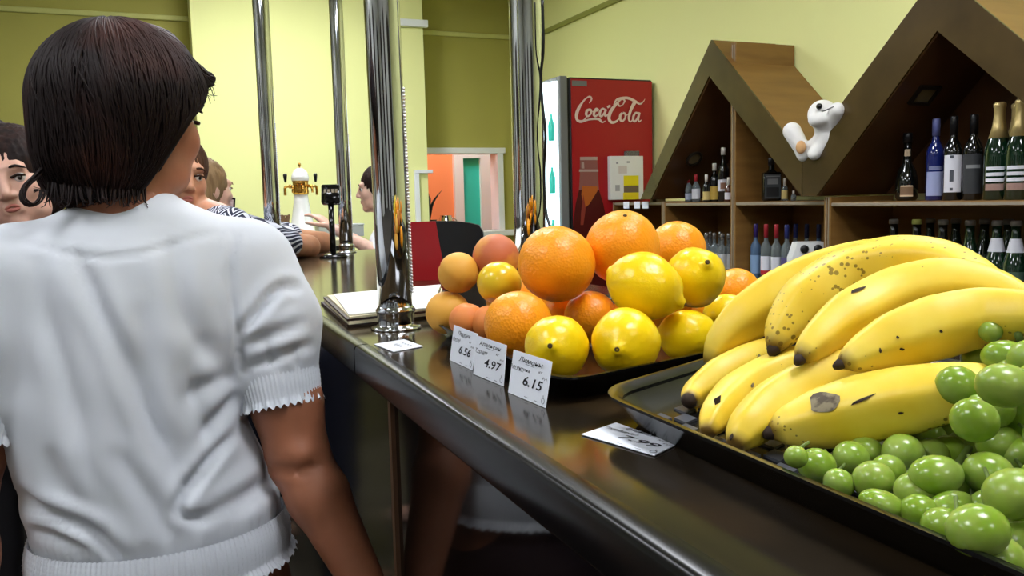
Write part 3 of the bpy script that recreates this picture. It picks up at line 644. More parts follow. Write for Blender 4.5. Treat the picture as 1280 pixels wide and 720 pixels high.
onsurf(B[3], 1072, 363, 10, 2.2, -.4, 'nick', m_btip, B[3]); onsurf(B[4], 1127, 436, 3.2, 1.6, 0, 'speck', m_btip, B[4]); onsurf(B[4], 1100, 438, 1.5, 3, 0, 'speck', m_btip, B[4]); onsurf(B[4], 1122, 422, 2, 1.8, 0, 'speck', m_btip, B[4]); onsurf(B[4], 1176, 414, 2, 1.6, 0, 'speck', m_btip, B[4])
onsurf(B[5], 948, 449, 3, 6, .2, 'bruise', m_bruise, B[5]); onsurf(B[7], 915, 546, 2, 4, .5, 'speck', m_btip, B[7]); onsurf(B[6], 940, 482, 2, 3, .5, 'speck', m_bruise, B[6]); onsurf(B[8], 1126, 516, 3.6, 1.5, -.2, 'speck', m_btip, B[8])
# torn flap on the sixth banana and brown stalk end at the nearest low one
q = atd(892, 499, .56); obj('peel_flap', (np.array([q, q+RT*.005+UP*.003, q+RT*.004-UP*.002-FW*.002, q+RT*.001-UP*.004]), [(0, 1, 2), (0, 2, 3)]), m_btip, B[6], world=True)
# ================================================================== grapes
m_gr = mat('grape_skin', (126, 154, 46), .2, noise=(60, 3, (156, 176, 90), .4, .75), sss=(.55, (.5, .9, .15), .008), spec=.5)
m_gr2 = mat('grape_skin_pale', (146, 166, 72), .26, noise=(80, 3, (122, 150, 46), .4, .75), sss=(.5, (.5, .9, .15), .008), spec=.5)
m_gstem = mat('grape_stem', (92, 112, 44), .6)
G = [(1238, 414, 14, 14, 0), (1261, 404, 14, 14, 0), (1277, 388, 14, 14, 0), (1225, 446, 22, 24, .2), (1258, 447, 30, 22, .1), (1197, 482, 27, 25, .2), (1255, 482, 34, 28, .1), (1278, 523, 26, 26, 0), (1218, 525, 29, 28, .4), (1182, 527, 22, 24, .5), (1221, 503, 11, 10, 0),
     (1129, 567, 26, 25, .3), (1092, 601, 26, 25, 0), (1103, 631, 30, 18, .35), (1170, 594, 33, 25, -.1), (1145, 616, 27, 26, .4), (1187, 567, 25, 23, 0), (1236, 592, 31, 27, .3), (1266, 617, 37, 31, -.4), (1192, 637, 31, 23, -.2), (1222, 663, 38, 33, -.2), (1276, 684, 29, 33, .5),
     (1021, 582, 24, 22, .2), (1049, 604, 20, 18, .5), (995, 571, 15, 14, 0), (1064, 573, 23, 22, .4), (1160, 545, 22, 24, .3), (1210, 560, 26, 24, .2), (1250, 556, 28, 25, .1), (1280, 572, 28, 26, .2), (1290, 450, 28, 26, .2), (1300, 480, 30, 28, 0), (1305, 640, 33, 30, 0), (1310, 600, 33, 28, 0), (1312, 545, 30, 27, 0), (1296, 415, 20, 18, 0), (1082, 566, 22, 21, .2), (1110, 590, 22, 22, 0), (1150, 640, 24, 22, .3), (1165, 570, 24, 22, .1), (1205, 606, 27, 25, .2), (1240, 640, 30, 28, .2), (1250, 700, 32, 30, .2), (1205, 500, 24, 24, .3), (1240, 510, 27, 26, .2), (1270, 470, 27, 26, .2), (1180, 660, 28, 26, .2), (1240, 465, 24, 22, .1)]
gb = thing('grape_bunch', 'bunch of green grapes at the front right of the tray', 'grapes', atz(1180, 620, T+.006))
c0 = atd(1262, 500, .48)
for i, (x, y, rx, ry, rot) in enumerate(G):
    rm = (rx+ry)/2; d = .0118*F_PX/rm if rm >= 20 else {True: .50, False: .46}[y < 430]
    d = min(d, .53); 
    dmax = zfit(x, y, rm, T+.006)
    d = min(d, dmax); c = atd(x, y, d); a, b_ = rx*d/F_PX, ry*d/F_PX; cr, sr = math.cos(-rot), math.sin(-rot)
    V, Fc = sph((0, 0, 0), 1, 20, 12); ex = RT*cr+UP*sr; ey = -RT*sr+UP*cr; W_ = c+V[:, :1]*a*ex+V[:, 1:2]*b_*ey+V[:, 2:3]*((a+b_)/2)*FW
    o = obj('grape', (W_, Fc), m_gr if i % 3 else m_gr2, gb, world=True)
    obj('stem', tube(spline([c+FW*a*.9, c+FW*a*1.25, c+(c0-c)*.12+FW*.022], 6), .0010, 6), m_gstem, gb, world=True)
obj('main_stem', tube(spline([atd(1272, 418, .49), atd(1280, 440, .50), atd(1262, 480, .51), atd(1225, 540, .50), atd(1190, 590, .46)], 20), .0022, 7), m_gstem, gb, world=True)

# ================================================================== price cards
m_card = mat('card_paper', (232, 236, 244), .7); m_ink = mat('ink_black', (24, 24, 32), .7); m_inkg = mat('ink_grey', (120, 124, 134), .7)
def quadslab(C, th, n=None):
    C = np.asarray(C, float); n = np.cross(C[1]-C[0], C[3]-C[0]); n /= np.linalg.norm(n); V = np.vstack([C, C-n*th]); return V, [(0, 1, 2, 3), (7, 6, 5, 4), (0, 4, 5, 1), (1, 5, 6, 2), (2, 6, 7, 3), (3, 7, 4, 0)]
def scrib(n, x0, x1, y, amp, seed):
    r = random.Random(seed); pts = []
    for i in range(n*4+1):
        s = i/(n*4); pts.append((x0+(x1-x0)*s, y+amp*(math.sin(i*math.pi/2)*(.6+.6*r.random()))+.01*s))
    return [tuple(p[:2]) for p in spline([(a, b, 0) for a, b in pts], n*10)]
def card(TL, TR, BR, BL, lean, label, words, price, lying=False):
    if lying: q = [atz(*BL, T+.0012), atz(*BR, T+.0012), atz(*TR, T+.0012), atz(*TL, T+.0012)]
    else:
        bl = atz(*BL, T+.0004); br = atz(*BR, T+.0004); d0 = (bl-CP)@FW; d1 = (br-CP)@FW
        q = [bl, br, atd(*TR, d1+lean), atd(*TL, d0+lean)]
    q = np.array(q); base = np.array([q[:, 0].mean(), q[:, 1].mean(), T])
    o = obj('price_card', quadslab(q, .0006), m_card, world=True, loc=base, smooth=False); tag(o, label, 'price card', 'handwritten price cards on the counter')
    P0 = q[0]; U = q[1]-q[0]; Vv = q[3]-q[0]; lift = .0003
    if words:
        for (s, u0, v0, sz) in words:
            VF = textmesh(s, sz, .3); obj('handwriting', onplane(VF, P0+U*u0+Vv*v0, U, Vv*1.0, lift), m_ink, o, world=True, smooth=False)
        obj('underline', ribbon([[(.38, .765), (.62, .755)], [(.05, .585), (.34, .575)]], .012, P0, U, Vv, lift), m_inkg, o, world=True, smooth=False)
        VF = textmesh(price, .30, .25, .003); obj('price', onplane(VF, P0+U*.60+Vv*.30, U, Vv, lift), m_ink, o, world=True, smooth=False)
        obj('fruit_sketch', ribbon([[(.93+.035*math.cos(a), .12+.06*math.sin(a)) for a in np.linspace(0, 6.3, 14)], [(.93, .18), (.925, .24)], [(.45, .06), (.56, .055)], [(.72, .06), (.80, .055)]], .014, P0, U, Vv, lift), m_inkg, o, world=True, smooth=False)
        obj('small_note', onplane(textmesh('Руб', .07, .2), P0+U*.91+Vv*.56, U, Vv, lift), m_ink, o, world=True, smooth=False)
    else:
        obj('handwriting', ribbon([scrib(4, .3, .8, .72, .05, 3), scrib(3, .35, .7, .45, .07, 5)], .02, P0, U, Vv, lift), m_inkg, o, world=True, smooth=False)
    return o
card((567.5, 406), (597, 417.5), (590, 463), (562, 450), .006, 'leftmost standing price card, in front of the peaches', [('Персик', .5, .78, .15), ('Китай', .2, .6, .12), ('кг', .80, .66, .10)], '6.56')
card((595, 419), (633, 431.5), (629, 483), (591.5, 467.5), .008, 'middle of the three standing price cards, in front of the large orange', [('Апельсин', .5, .79, .15), ('Турция', .22, .6, .12), ('кг', .76, .66, .10)], '4.97')
card((642, 437), (690, 452), (681.5, 510), (635, 490.5), .008, 'rightmost standing price card, in front of the lemons', [('Лимоны', .5, .79, .16), ('Аргентина', .24, .6, .11), ('кг', .78, .66, .10)], '6.15')
card((770, 528), (846, 555), (818, 569), (727, 542.5), 0, 'price card lying flat beside the banana tray', [('Бананы', .5, .79, .15), ('Эквадор', .24, .6, .12), ('кг', .78, .66, .10)], '7.99', True)
card((505, 424), (529, 432.5), (492, 439.5), (467.5, 430), 0, 'price card lying flat at the foot of the nearest pole', None, None, True)

# ================================================================== menu folder and counter-top things
t = thing('menu_folder', 'open brown menu folder with loose white sheets behind the nearest pole', 'menu', atz(470, 388, T))
def slab(pts, z, th, m, name, par): C = np.array([atz(x, y, T+z) for x, y in pts]); C[:, 2] = T+z; return obj(name, quadslab(C, th), m, par, world=True, smooth=False)
m_leather = mat('leather_brown', (48, 26, 16), .45); m_cream = mat('paper_cream', (226, 214, 180), .7); m_sheet = mat('paper_white', (240, 240, 234), .7)
slab([(434, 406), (545, 393), (556, 362), (401, 377)], .004, .004, m_leather, 'cover', t)
slab([(436, 402), (543, 390), (553, 360), (405, 374)], .009, .0045, m_cream, 'page_block', t)
slab([(434, 399), (540, 388), (551, 359), (404, 371)], .0125, .003, m_leather, 'cover', t)
slab([(437, 396), (540, 385), (551, 357), (409, 369)], .0155, .0028, m_cream, 'page_block', t)
slab([(436, 393), (538, 384), (551, 355.5), (417, 367.5)], .0175, .0015, m_sheet, 'sheet', t)
# red and black display standing on the counter
t = thing('counter_display', 'red and black display panel standing on the counter behind the peaches', 'display', atz(560, 351, T))
k = 1.80/F_PX; o0 = atz(511, 351, T); hx = np.array([RT[0], RT[1], 0]); hx /= np.linalg.norm(hx); hy = np.array([-hx[1], hx[0], 0])
def upright(poly, th, m, name, par, off=0):
    P = [(a*k, b*k) for a, b in poly]; V, Fc = prism(P, 1, 0, th); W_ = o0+V[:, :1]*hx+(V[:, 1:2]+off)*hy+V[:, 2:3]*np.array([0, 0, 1]); return obj(name, (W_, Fc), m, par, world=True, smooth=False)
upright([(0, 0), (1, 75), (37, 75.5), (42, 40), (46, 18), (47, 0)], .012, mat('panel_red', (164, 18, 26), .3), 'red_panel', t, -.001)
upright([(37, 75.5), (60, 75), (80, 72), (92, 69), (97, 60), (101, 0), (47, 0), (46, 18), (42, 40)], .03, mat('panel_black', (14, 15, 18), .35), 'black_panel', t)
upright([(4, 0), (4, 10), (96, 10), (96, 0)], .10, mat('panel_black', (14, 15, 18), .35), 'base', t, .012)
# ================================================================== bottles on the back-bar
def glassm(name, col, rough=.06): return mat(name, col, rough, spec=.7, coat=.3)
m_dk = glassm('glass_dark', (10, 12, 10)); m_gn = glassm('glass_green', (12, 38, 22)); m_bl = glassm('glass_blue', (22, 32, 92)); m_am = glassm('glass_amber', (70, 30, 10))
m_cl = mat('glass_clear', (176, 188, 190), .05, trans=.75, ior=1.3, spec=.6)
m_cb = mat('glass_clear_blue', (110, 140, 176), .05, trans=.5, ior=1.3, spec=.6)
C_ = lambda n, c, r=.4, me=0: mat('cap_'+n, c, r, metal=me)
caps = dict(red=C_('red', (170, 40, 50)), white=C_('white', (220, 216, 206)), black=C_('black', (16, 16, 18)), purple=C_('purple', (58, 40, 110)), blue=C_('blue', (40, 48, 110)), navy=C_('navy', (26, 30, 66)), gold=C_('gold', (214, 190, 128), .35, .5), grey=C_('grey', (120, 114, 106)), yellow=C_('yellow', (200, 204, 110)), slate=C_('slate', (92, 98, 150)), silver=C_('silver', (190, 190, 186), .25, .8), dkred=C_('dkred', (96, 28, 34)))
labm = {}
def lab(n, c): return mat('label_'+n, c, .55)
def bottle(px, X, zs, h, r, glass, cap, label, desc_group, shape='wine', labels=(), cap_h=.03, foil=0, name='bottle', cat='bottle'):
    y = atX(px, 245, X)[1]; t = thing(name, label, cat, (X, y, zs), desc_group)
    nr = r*.36
    if shape == 'wine': prof = [(r*.9, 0), (r, .004), (r, h*.56), (r*.96, h*.62), (r*.7, h*.69), (nr*1.15, h*.75), (nr, h*.8), (nr, h*.985), (nr*1.1, h*.985), (nr*1.1, h)]
    elif shape == 'champ': prof = [(r*.9, 0), (r, .004), (r, h*.45), (r*.93, h*.54), (r*.7, h*.64), (r*.45, h*.76), (nr, h*.86), (nr, h)]
    elif shape == 'vodka': prof = [(r*.92, 0), (r, .004), (r, h*.6), (r*.9, h*.66), (nr*1.3, h*.72), (nr*1.05, h*.76), (nr, h*.98), (nr, h)]
    elif shape == 'short': prof = [(r*.9, 0), (r, .004), (r, h*.5), (r*.8, h*.62), (nr*1.2, h*.72), (nr, h*.78), (nr, h)]
    else: prof = [(r*.8, 0), (r, h*.05), (r*1.02, h*.28), (r*.8, h*.45), (nr*1.1, h*.58), (nr, h*.64), (nr, h)]
    obj('glass', lathe(prof, 18), glass, t)
    cr = nr*1.18
    if foil:
        fp = [(r*.70*1.03, h*.64), (r*.47*1.04, h*.76), (nr*1.1, h*.86), (nr*1.12, h*.95), (nr*1.25, h*.965), (nr*1.25, h*.995), (nr*.9, h*1.01)]
        obj('foil', lathe(fp, 18), caps[cap], t)
    else: obj('cap', lathe([(cr, h-cap_h), (cr, h+.002), (cr*.85, h+.006)], 14), caps[cap], t)
    for (c0, z0, z1, half, rr) in labels:
        a = math.atan2(-y, -X); R_ = rr*r+.0006; obj('label', patch(R_, R_, z0*h, z1*h, a-half, a+half), c0, t)
    return t
GA, GB, GC = 'small spirits on the far upper shelf', 'spirits on the middle upper shelf', 'wines on the near upper shelf'
Zu = 1.285; Zc = 1.28
bottle(861, 2.60, Zu, .13, .02, m_cl, 'red', 'leftmost small clear bottle with a red cap on the far shelf', GA, 'short', [(lab('paleblue', (170, 180, 200)), .1, .35, 1.2, 1)])
bottle(870, 2.58, Zu, .135, .022, m_cl, 'red', 'small clear bottle with a red cap and pale label, second from left', GA, 'short', [(lab('white', (214, 214, 222)), .12, .5, 1.2, 1)])
bottle(883, 2.56, Zu, .13, .019, m_dk, 'white', 'small dark bottle with white cap and cream label on the far shelf', GA, 'wine', [(lab('cream', (196, 176, 110)), .08, .4, 1.2, 1)])
bottle(893, 2.60, Zu, .185, .025, m_dk, 'white', 'dark bottle with a square yellow label on the far shelf', GA, 'wine', [(lab('yellow', (190, 160, 70)), .06, .42, 1.2, 1)])
bottle(904, 2.62, Zu, .26, .028, m_dk, 'white', 'tallest bottle of the far shelf, white cap and white label', GA, 'wine', [(lab('white', (214, 214, 222)), .2, .42, 1.2, 1), (lab('brownish', (140, 100, 80)), .24, .36, .5, 1.01)])
bottle(911, 2.54, Zu, .11, .02, m_am, 'white', 'short amber bottle with white sash label by the divider', GA, 'short', [(lab('white', (214, 214, 222)), .1, .4, 1.2, 1)])
bottle(942, 2.60, Zu, .215, .026, m_am, 'black', 'amber whisky bottle with an orange label on the middle shelf', GB, 'wine', [(lab('orangegold', (176, 112, 48)), .36, .60, 1.2, 1.0), (lab('orangebrown', (150, 90, 44)), .1, .3, 1.2, 1)])
bottle(953, 2.64, Zu, .22, .026, m_dk, 'black', 'dark bottle behind the square black flask', GB, 'wine', [(lab('cream', (196, 176, 110)), .3, .5, 1.2, 1)])
bottle(981, 2.60, Zu, .095, .015, m_cl, 'white', 'small clear bottle right of the square black flask', GB, 'short', [(lab('cream', (196, 176, 110)), .1, .5, 1.2, 1)])
bottle(992, 2.58, Zu, .04, .011, m_cl, 'white', 'tiny white bottle at the end of the middle shelf', GB, 'short', [], .012)
# square black flask
y = atX(964, 240, 2.57)[1]; t = thing('whiskey_flask', 'square black flask with grey engraved label on the middle shelf', 'bottle', (2.57, y, Zu), GB, -math.atan2(2.57, y)*.55)
obj('glass', join(bx(-.042, .042, -.02, .02, 0, .13, .01), lathe([(.03, .125), (.014, .14), (.013, .175)], 14)), m_dk, t, sharp=40); obj('cap', lathe([(.015, .16), (.015, .192), (.013, .195)], 14), caps['black'], t)
obj('label', bx(-.036, .036, -.0212, -.0205, .012, .12), lab('slate', (66, 70, 72)), t, smooth=False); obj('label', bx(-.024, .024, -.0218, -.0212, .075, .1), lab('greyoval', (128, 130, 130)), t, smooth=False); obj('label', bx(-.028, .028, -.0218, -.0212, .02, .062), lab('darkbox', (34, 36, 38)), t, smooth=False); obj('label', bx(-.032, .032, -.0222, -.0216, .108, .113), lab('greyoval', (128, 130, 130)), t, smooth=False)
# near upper shelf
b = bottle(1133, 2.60, Zc, .245, .04, m_dk, 'black', 'squat dark bottle with a bow-shaped bronze label', GC, 'bell')
a = math.atan2(-b.location[1], -2.60); obj('label', patch(.0415, .0415, .02, .055, a-.55, a+.55), lab('bronze', (120, 92, 66)), b); obj('label', patch(.0422, .0422, .016, .022, a-.55, a+.55), lab('bronzelite', (196, 172, 140)), b); obj('label', patch(.0422, .0422, .052, .057, a-.5, a+.5), lab('bronzelite', (196, 172, 140)), b); obj('neck_medal', patch(.019, .017, .165, .19, a-.6, a+.6), lab('bronzelite', (196, 172, 140)), b)
bottle(1168, 2.60, Zc, .285, .031, m_bl, 'slate', 'blue wine bottle with lilac label and lilac capsule', GC, 'wine', [(lab('lilac', (150, 158, 196)), .06, .36, 1.0, 1.0), (lab('lilacgrey', (110, 116, 150)), .38, .43, .7, 1.0)], .055)
b = bottle(1190, 2.58, Zc, .285, .031, m_dk, 'black', 'dark wine bottle with a tall white label', GC, 'wine', [(lab('white', (214, 214, 222)), .10, .55, 1.0, 1.0)], .06)
a = math.atan2(-b.location[1], -2.58); obj('label_mark', patch(.0326, .0326, .065, .105, a-.30, a+.10), lab('inkgrey', (70, 74, 82)), b); obj('label_mark', patch(.0326, .0326, .145, .155, a-.3, a+.05), lab('inkgrey', (70, 74, 82)), b); obj('label_mark', patch(.0326, .0326, .034, .044, a-.25, a+.05), lab('inkgrey', (70, 74, 82)), b)
bottle(1215, 2.60, Zc, .285, .032, m_dk, 'black', 'dark wine bottle with a dark grey label beside the sparkling wine', GC, 'wine', [(lab('charcoal', (46, 48, 50)), .08, .55, 1.0, 1.0), (lab('greyoval', (128, 130, 130)), .38, .42, .7, 1.01)], .06)
for px, X, d in ((1246, 2.57, 'gold-foiled sparkling wine bottle, the left one of the near shelf'), (1273, 2.56, 'gold-foiled sparkling wine bottle at the right frame edge'), (1268, 2.67, 'gold-foiled sparkling wine bottle standing in the back row'), (1304, 2.58, 'gold-foiled sparkling wine bottle just outside the frame')):
    b = bottle(px, X, Zc, .315, .043, m_gn, 'gold', d, GC, 'champ', [(lab('maroonbeige', (150, 120, 110)), .10, .17, .9, 1.0), (lab('white', (214, 214, 222)), .19, .225, .9, 1.0), (lab('white', (214, 214, 222)), .25, .285, .9, 1.0), (lab('white', (214, 214, 222)), .31, .345, .9, 1.0)], foil=1)
# lower shelves
GD, GE, GF = 'clear bottles on the far lower shelf', 'vodka bottles on the middle lower shelf', 'green bottles on the near lower shelf'
for i, (px, X) in enumerate(((873, 2.58), (883, 2.55), (893, 2.58), (903, 2.55), (911, 2.58), (888, 2.66), (900, 2.67))):
    bottle(px, X, .94, .185, .024, m_cl, 'silver', ['leftmost clear bottle on the far lower shelf, silver cap', 'second clear silver-capped bottle on the far lower shelf', 'middle clear silver-capped bottle of the far lower shelf', 'fourth clear silver-capped bottle on the far lower shelf', 'clear silver-capped bottle against the shelf divider', 'clear silver-capped bottle in the back row, left', 'clear silver-capped bottle in the back row, right'][i], GD, 'vodka', [(lab('palegrey', (196, 200, 200)), .1, .5, 1.2, 1)], .025)
VD = [(931, 2.54, 'purple', m_cb, 'paleblue2', (130, 160, 196), 'leftmost vodka bottle with a purple cap and blue label'), (945, 2.54, 'purple', m_cb, 'paleblue2', (130, 160, 196), 'second vodka bottle with a purple cap and blue label'), (958, 2.53, 'red', m_cl, 'white', (214, 214, 222), 'left one of two bottles with red caps and white labels'), (971, 2.53, 'red', m_cl, 'white', (214, 214, 222), 'right one of two bottles with red caps and white labels'), (984, 2.53, 'blue', m_cl, 'violet', (90, 80, 130), 'blue-capped bottle with a violet label beside the white carton'),
      (952, 2.64, 'dkred', m_cl, 'white', (214, 214, 222), 'red-capped bottle in the back row of the vodka shelf'), (995, 2.62, 'blue', m_cl, 'violet', (90, 80, 130), 'blue-capped bottle behind the white carton, left'), (1009, 2.64, 'navy', m_cl, 'violet', (90, 80, 130), 'navy-capped bottle behind the white carton, middle'), (1024, 2.64, 'navy', m_cb, 'violet', (90, 80, 130), 'navy-capped bottle behind the white carton, right')]
for px, X, cp, g, ln, lc, d in VD:
    b = bottle(px, X, .915, .262, .0235, g, cp, d, GE, 'vodka', [(lab(ln, lc), .16, .48, 1.3, 1.0)], .055)
    if cp == 'red': a = math.atan2(-b.location[1], -X); obj('label', patch(.0246, .0246, .042, .062, a-1.2, a+1.2), lab('redband', (180, 30, 40)), b)
# white cardboard bottle carrier with two dark caps showing
y = atX(1011, 330, 2.52)[1]; t = thing('bottle_carton', 'white cardboard bottle carrier with two dark round caps on top', 'carton', (2.515, y, .915), None, -.42)
obj('carton', prism([(-.075, 0), (.075, 0), (.077, .135), (.068, .16), (.055, .20), (-.055, .20), (-.068, .16), (-.077, .135)], 1, -.035, .035), m_white, t, smooth=False)
for s in (-.028, .028): obj('bottle_cap', xf(lathe([(.016, 0), (.018, .004), (.017, .010), (.012, .014)], 18), rotm('X', math.pi/2), (s, -.035, .172)), caps['black'], t)
obj('lettering', onplane(textmesh('Бабя Юбурма', .026, .25, .0006), (0, -.0355, .105), (1, 0, 0), (0, 0, 1), .0005), m_ink, t, smooth=False)
obj('printed_arc', ribbon([[(-.055+.05*s, .03+.04*math.sin(s*2.6)) for s in np.linspace(0, 1, 10)]], .012, (0, -.0355, 0), (1, 0, 0), (0, 0, 1), .0005), lab('greendark', (60, 70, 50)), t, smooth=False)
NB = [(1118, 'grey', 0), (1147, 'yellow', 0), (1180, 'grey', 0), (1214, 'grey', 0), (1248, 'grey', 1), (1272, 'grey', 1), (1302, 'grey', 1)]
for i, (px, cp, wl) in enumerate(NB):
    b = bottle(px, 2.57, .915, .292, .040, m_gn if i > 2 else m_dk, cp, ['grey-capped dark bottle at the left end of the near lower shelf', 'dark bottle with a yellow-green cap on the near lower shelf', 'grey-capped dark bottle right of the yellow-green cap', 'grey-capped green bottle left of the white-collared ones', 'green bottle with white neck collar and red label, left one', 'green bottle with white neck collar and red label, right one', 'green bottle with white neck collar, just outside the frame'][i], GF, 'champ', [(lab('greenish', (60, 84, 70)), .2, .46, 1.0, 1.0), (lab('letred', (150, 40, 34)), .26, .36, .95, 1.006)] if i > 2 else [], .012)
    if wl:
        a = math.atan2(-b.location[1], -2.57); obj('neck_collar', lathe([(.0265, .195), (.0205, .222), (.017, .24)], 16, False, False), lab('white', (214, 214, 222)), b)
        VF = textmesh('LET', .022, 0, .0008); R_ = .0406; V = VF[0]; ang = a+V[:, 0]/R_; W_ = np.c_[R_*np.cos(ang), R_*np.sin(ang), .083+V[:, 1]]; obj('lettering', (W_, VF[1]), lab('white', (214, 214, 222)), b, smooth=False)
for i, (px, X) in enumerate(((1196, 2.68), (1232, 2.68), (1262, 2.68), (1164, 2.68))):
    bottle(px, X, .915, .292, .040, m_gn, 'grey', ['dark bottle in the back row, between two grey caps', 'dark bottle in the back row, left of the white collar', 'dark bottle in the back row at the right', 'dark bottle in the back row beside the yellow-green cap'][i], GF, 'champ', [], .012)
# price tags on shelf edges
for px, d in ((783, 'white price tag on the low shelf edge, left'), (796.5, 'white price tag on the low shelf edge, middle'), (807, 'white price tag on the low shelf edge, right')):
    p = atX(px, 258, SX0-.002); tg = obj('price_tag', bx(SX0-.004, SX0-.0015, p[1]-.03, p[1]+.03, 1.255, 1.293, .0008), m_card, world=True, smooth=False); tag(tg, d, 'price tag', 'small white tags on the shelf edge')
# notice box with yellow stickers hanging on the fridge side
p0 = atY(762, 250, 4.31); p1 = atY(803, 195, 4.31)
t = thing('notice_box', 'white cardboard box with yellow stickers against the red fridge', 'box', ((p0[0]+p1[0])/2, 4.315, p0[2]))
x0, x1, z0, z1 = p0[0], p1[0], p0[2], p1[2]
obj('board', bx(x0, x1, 4.30, 4.331, z0, z1, .003), m_white, t, world=True, smooth=False)
for nm, a, b_, c, d, m in (('sticker', .38, .85, .0, .16, (236, 214, 30)), ('sticker', .40, .85, .16, .32, (120, 104, 80)), ('sticker', .40, .85, .32, .55, (240, 226, 20)), ('printed_mark', .25, .5, .6, .78, (214, 206, 204)), ('printed_mark', .15, .28, .2, .34, (170, 172, 178)), ('printed_mark', .18, .24, .82, .86, (150, 150, 160)), ('printed_mark', .5, .58, .84, .88, (150, 150, 160))):
    obj(nm, bx(x0+(x1-x0)*a, x0+(x1-x0)*b_, 4.2985, 4.30, z0+(z1-z0)*c, z0+(z1-z0)*d), mat('note_%d_%d_%d' % m, m, .6), t, world=True, smooth=False)
obj('clear_tray', bx(x0+.11, x0+.20, 4.30, 4.33, z1, z1+.03, .004), m_cl, t, world=True, smooth=False)
# boxes on the low shelf beside the canopy foot
for px, d in ((818, 'small beige box standing on the low shelf, left one'), (826, 'small beige box standing on the low shelf, right one')):
    p = atX(px, 247, 2.50); bb = thing('small_box', d, 'box', (2.50, p[1], 1.29)); obj('carton', bx(-.02, .02, -.015, .015, 0, .035, .002), mat('box_beige', (150, 132, 86), .6), bb, smooth=False); obj('lid_flap', bx(-.021, .021, -.016, .016, .035, .038), mat('box_beige2', (170, 150, 100), .6), bb, smooth=False)

# ================================================================== plush toy in the notch of the canopies
m_plush = mat('plush_white', (232, 230, 226), .9, bump=(300, .4, .002), sheen=.4); m_plt = mat('plush_tan', (206, 160, 110), .9); 
pj = lambda px, py, X: atX(px, py, X)
hd = pj(1028, 143, 2.43); bd = pj(1040, 168, 2.47); ft = pj(990, 164, 2.405); kn = pj(1006, 192, 2.43); arm = pj(1046, 138, 2.41); nz = pj(1024, 133, 2.375); l2 = pj(1018, 192, 2.41)
def f(P):
    d = d_ell(P, hd, (.055, .056, .056)); d = smin(d, d_ell(P, pj(1023, 150, 2.39), (.035, .040, .028)), .02)
    d = smin(d, d_ell(P, bd, (.065, .06, .07)), .03); d = smin(d, d_cone(P, bd, kn, .04, .03), .02); d = smin(d, d_cone(P, kn, ft, .030, .036), .015); d = smin(d, d_cone(P, bd, arm, .035, .030), .015)
    return smin(d, d_cone(P, bd, l2, .038, .026), .02)
c = (hd+bd+ft)/3
t = thing('plush_toy', 'white plush animal sitting in the notch between the two canopies', 'plush toy', (bd[0], bd[1], bd[2]-.07))
obj('body', sgrid(f, c-.2, c+.2, .006), m_plush, t, world=True)
obj('nose', sph(nz, (.010, .014, .012), 12, 8), m_blk, t, world=True); obj('paw_pad', sph(pj(1001, 184, 2.395), (.012, .026, .026), 12, 8), m_plt, t, world=True)
obj('mouth', tube(spline([nz+[.004, -.01, -.02], nz+[0, -.035, -.018], nz+[.01, -.065, -.008]], 8), .0025, 6), mat('thread_grey', (90, 90, 92), .8), t, world=True)

# ================================================================== far service counter, tap, paper, pedestal display
m_pale = mat('far_counter_beige', (196, 190, 150), .4)
t = thing('service_counter', 'pale service counter at the back below the beer tap', 'counter', (.45, 4.95, 0))
obj('worktop', bx(-.35, 1.05, 4.62, 5.28, 1.09, 1.125, .004), m_pale, t, world=True, smooth=False); obj('front_panel', bx(-.33, 1.03, 4.66, 4.68, 0, 1.09), m_blk, t, world=True, smooth=False)
for x in (-.33, 1.01): obj('side_panel', bx(x, x+.02, 4.68, 5.26, 0, 1.09), m_blk, t, world=True, smooth=False)
Yt = 4.93; p = atY(377, 260, Yt); kz = ((p-CP)@FW)/F_PX
zt_ = lambda py: atY(377, py, Yt)[2]
m_cer = mat('ceramic_white', (240, 240, 238), .12, coat=.5); m_brass = mat('brass', (196, 150, 70), .2, metal=1)
t = thing('beer_tap', 'white ceramic beer tap tower with brass fittings on the service counter', 'beer tap', (p[0], Yt, 1.125))
zz = lambda py: zt_(py)-1.125
obj('tower', lathe([(20*kz, 0), (20*kz, .02), (16*kz, .03), (14*kz, zz(280)), (13.5*kz, zz(277)), (11.5*kz, zz(266)), (9.2*kz, zz(252)), (8.5*kz, zz(243))], 24), m_cer, t)
bb = obj('tap_band', lathe([(9.5*kz, zz(243)), (10*kz, zz(240)), (9.5*kz, zz(236)), (9.5*kz, zz(229)), (10*kz, zz(226))], 24), m_brass, t)
obj('dome', lathe([(10.5*kz, zz(226)), (11*kz, zz(222)), (9.6*kz, zz(217)), (7.2*kz, zz(213)), (3*kz, zz(210))], 24), m_cer, t); obj('finial', lathe([(1.2*kz, zz(211)), (1*kz, zz(208)), (2*kz, zz(206.5)), (1.8*kz, zz(204.5)), (.3*kz, zz(203.5))], 12), m_brass, t)
for s in (-1, 1):
    sp = obj('spigot', join(tube(spline([(s*8*kz, 0, zz(233)), (s*14*kz, -.01, zz(233)), (s*19*kz, -.012, zz(234)), (s*19.5*kz, -.012, zz(244))], 12), 1.7*kz, 8), sph((s*13*kz, -.01, zz(233)), 2.6*kz, 10, 8)), m_brass, t)
    obj('handle', lathe([(1.2*kz, 0), (1.6*kz, 2*kz), (2.6*kz, 9*kz), (1.8*kz, 11*kz)], 12), m_blk, sp, loc=(s*18.5*kz, -.012, zz(228)))
for k_, (sx, sy) in enumerate(((-.05, -.02), (.05, -.01), (0, -.04))):
    obj('spigot', join(tube([(sx*.8, sy-.02, zz(232)), (sx*1.1, sy-.05, zz(234)), (sx*1.1, sy-.052, zz(241))], 1.5*kz, 7)), m_brass, t)
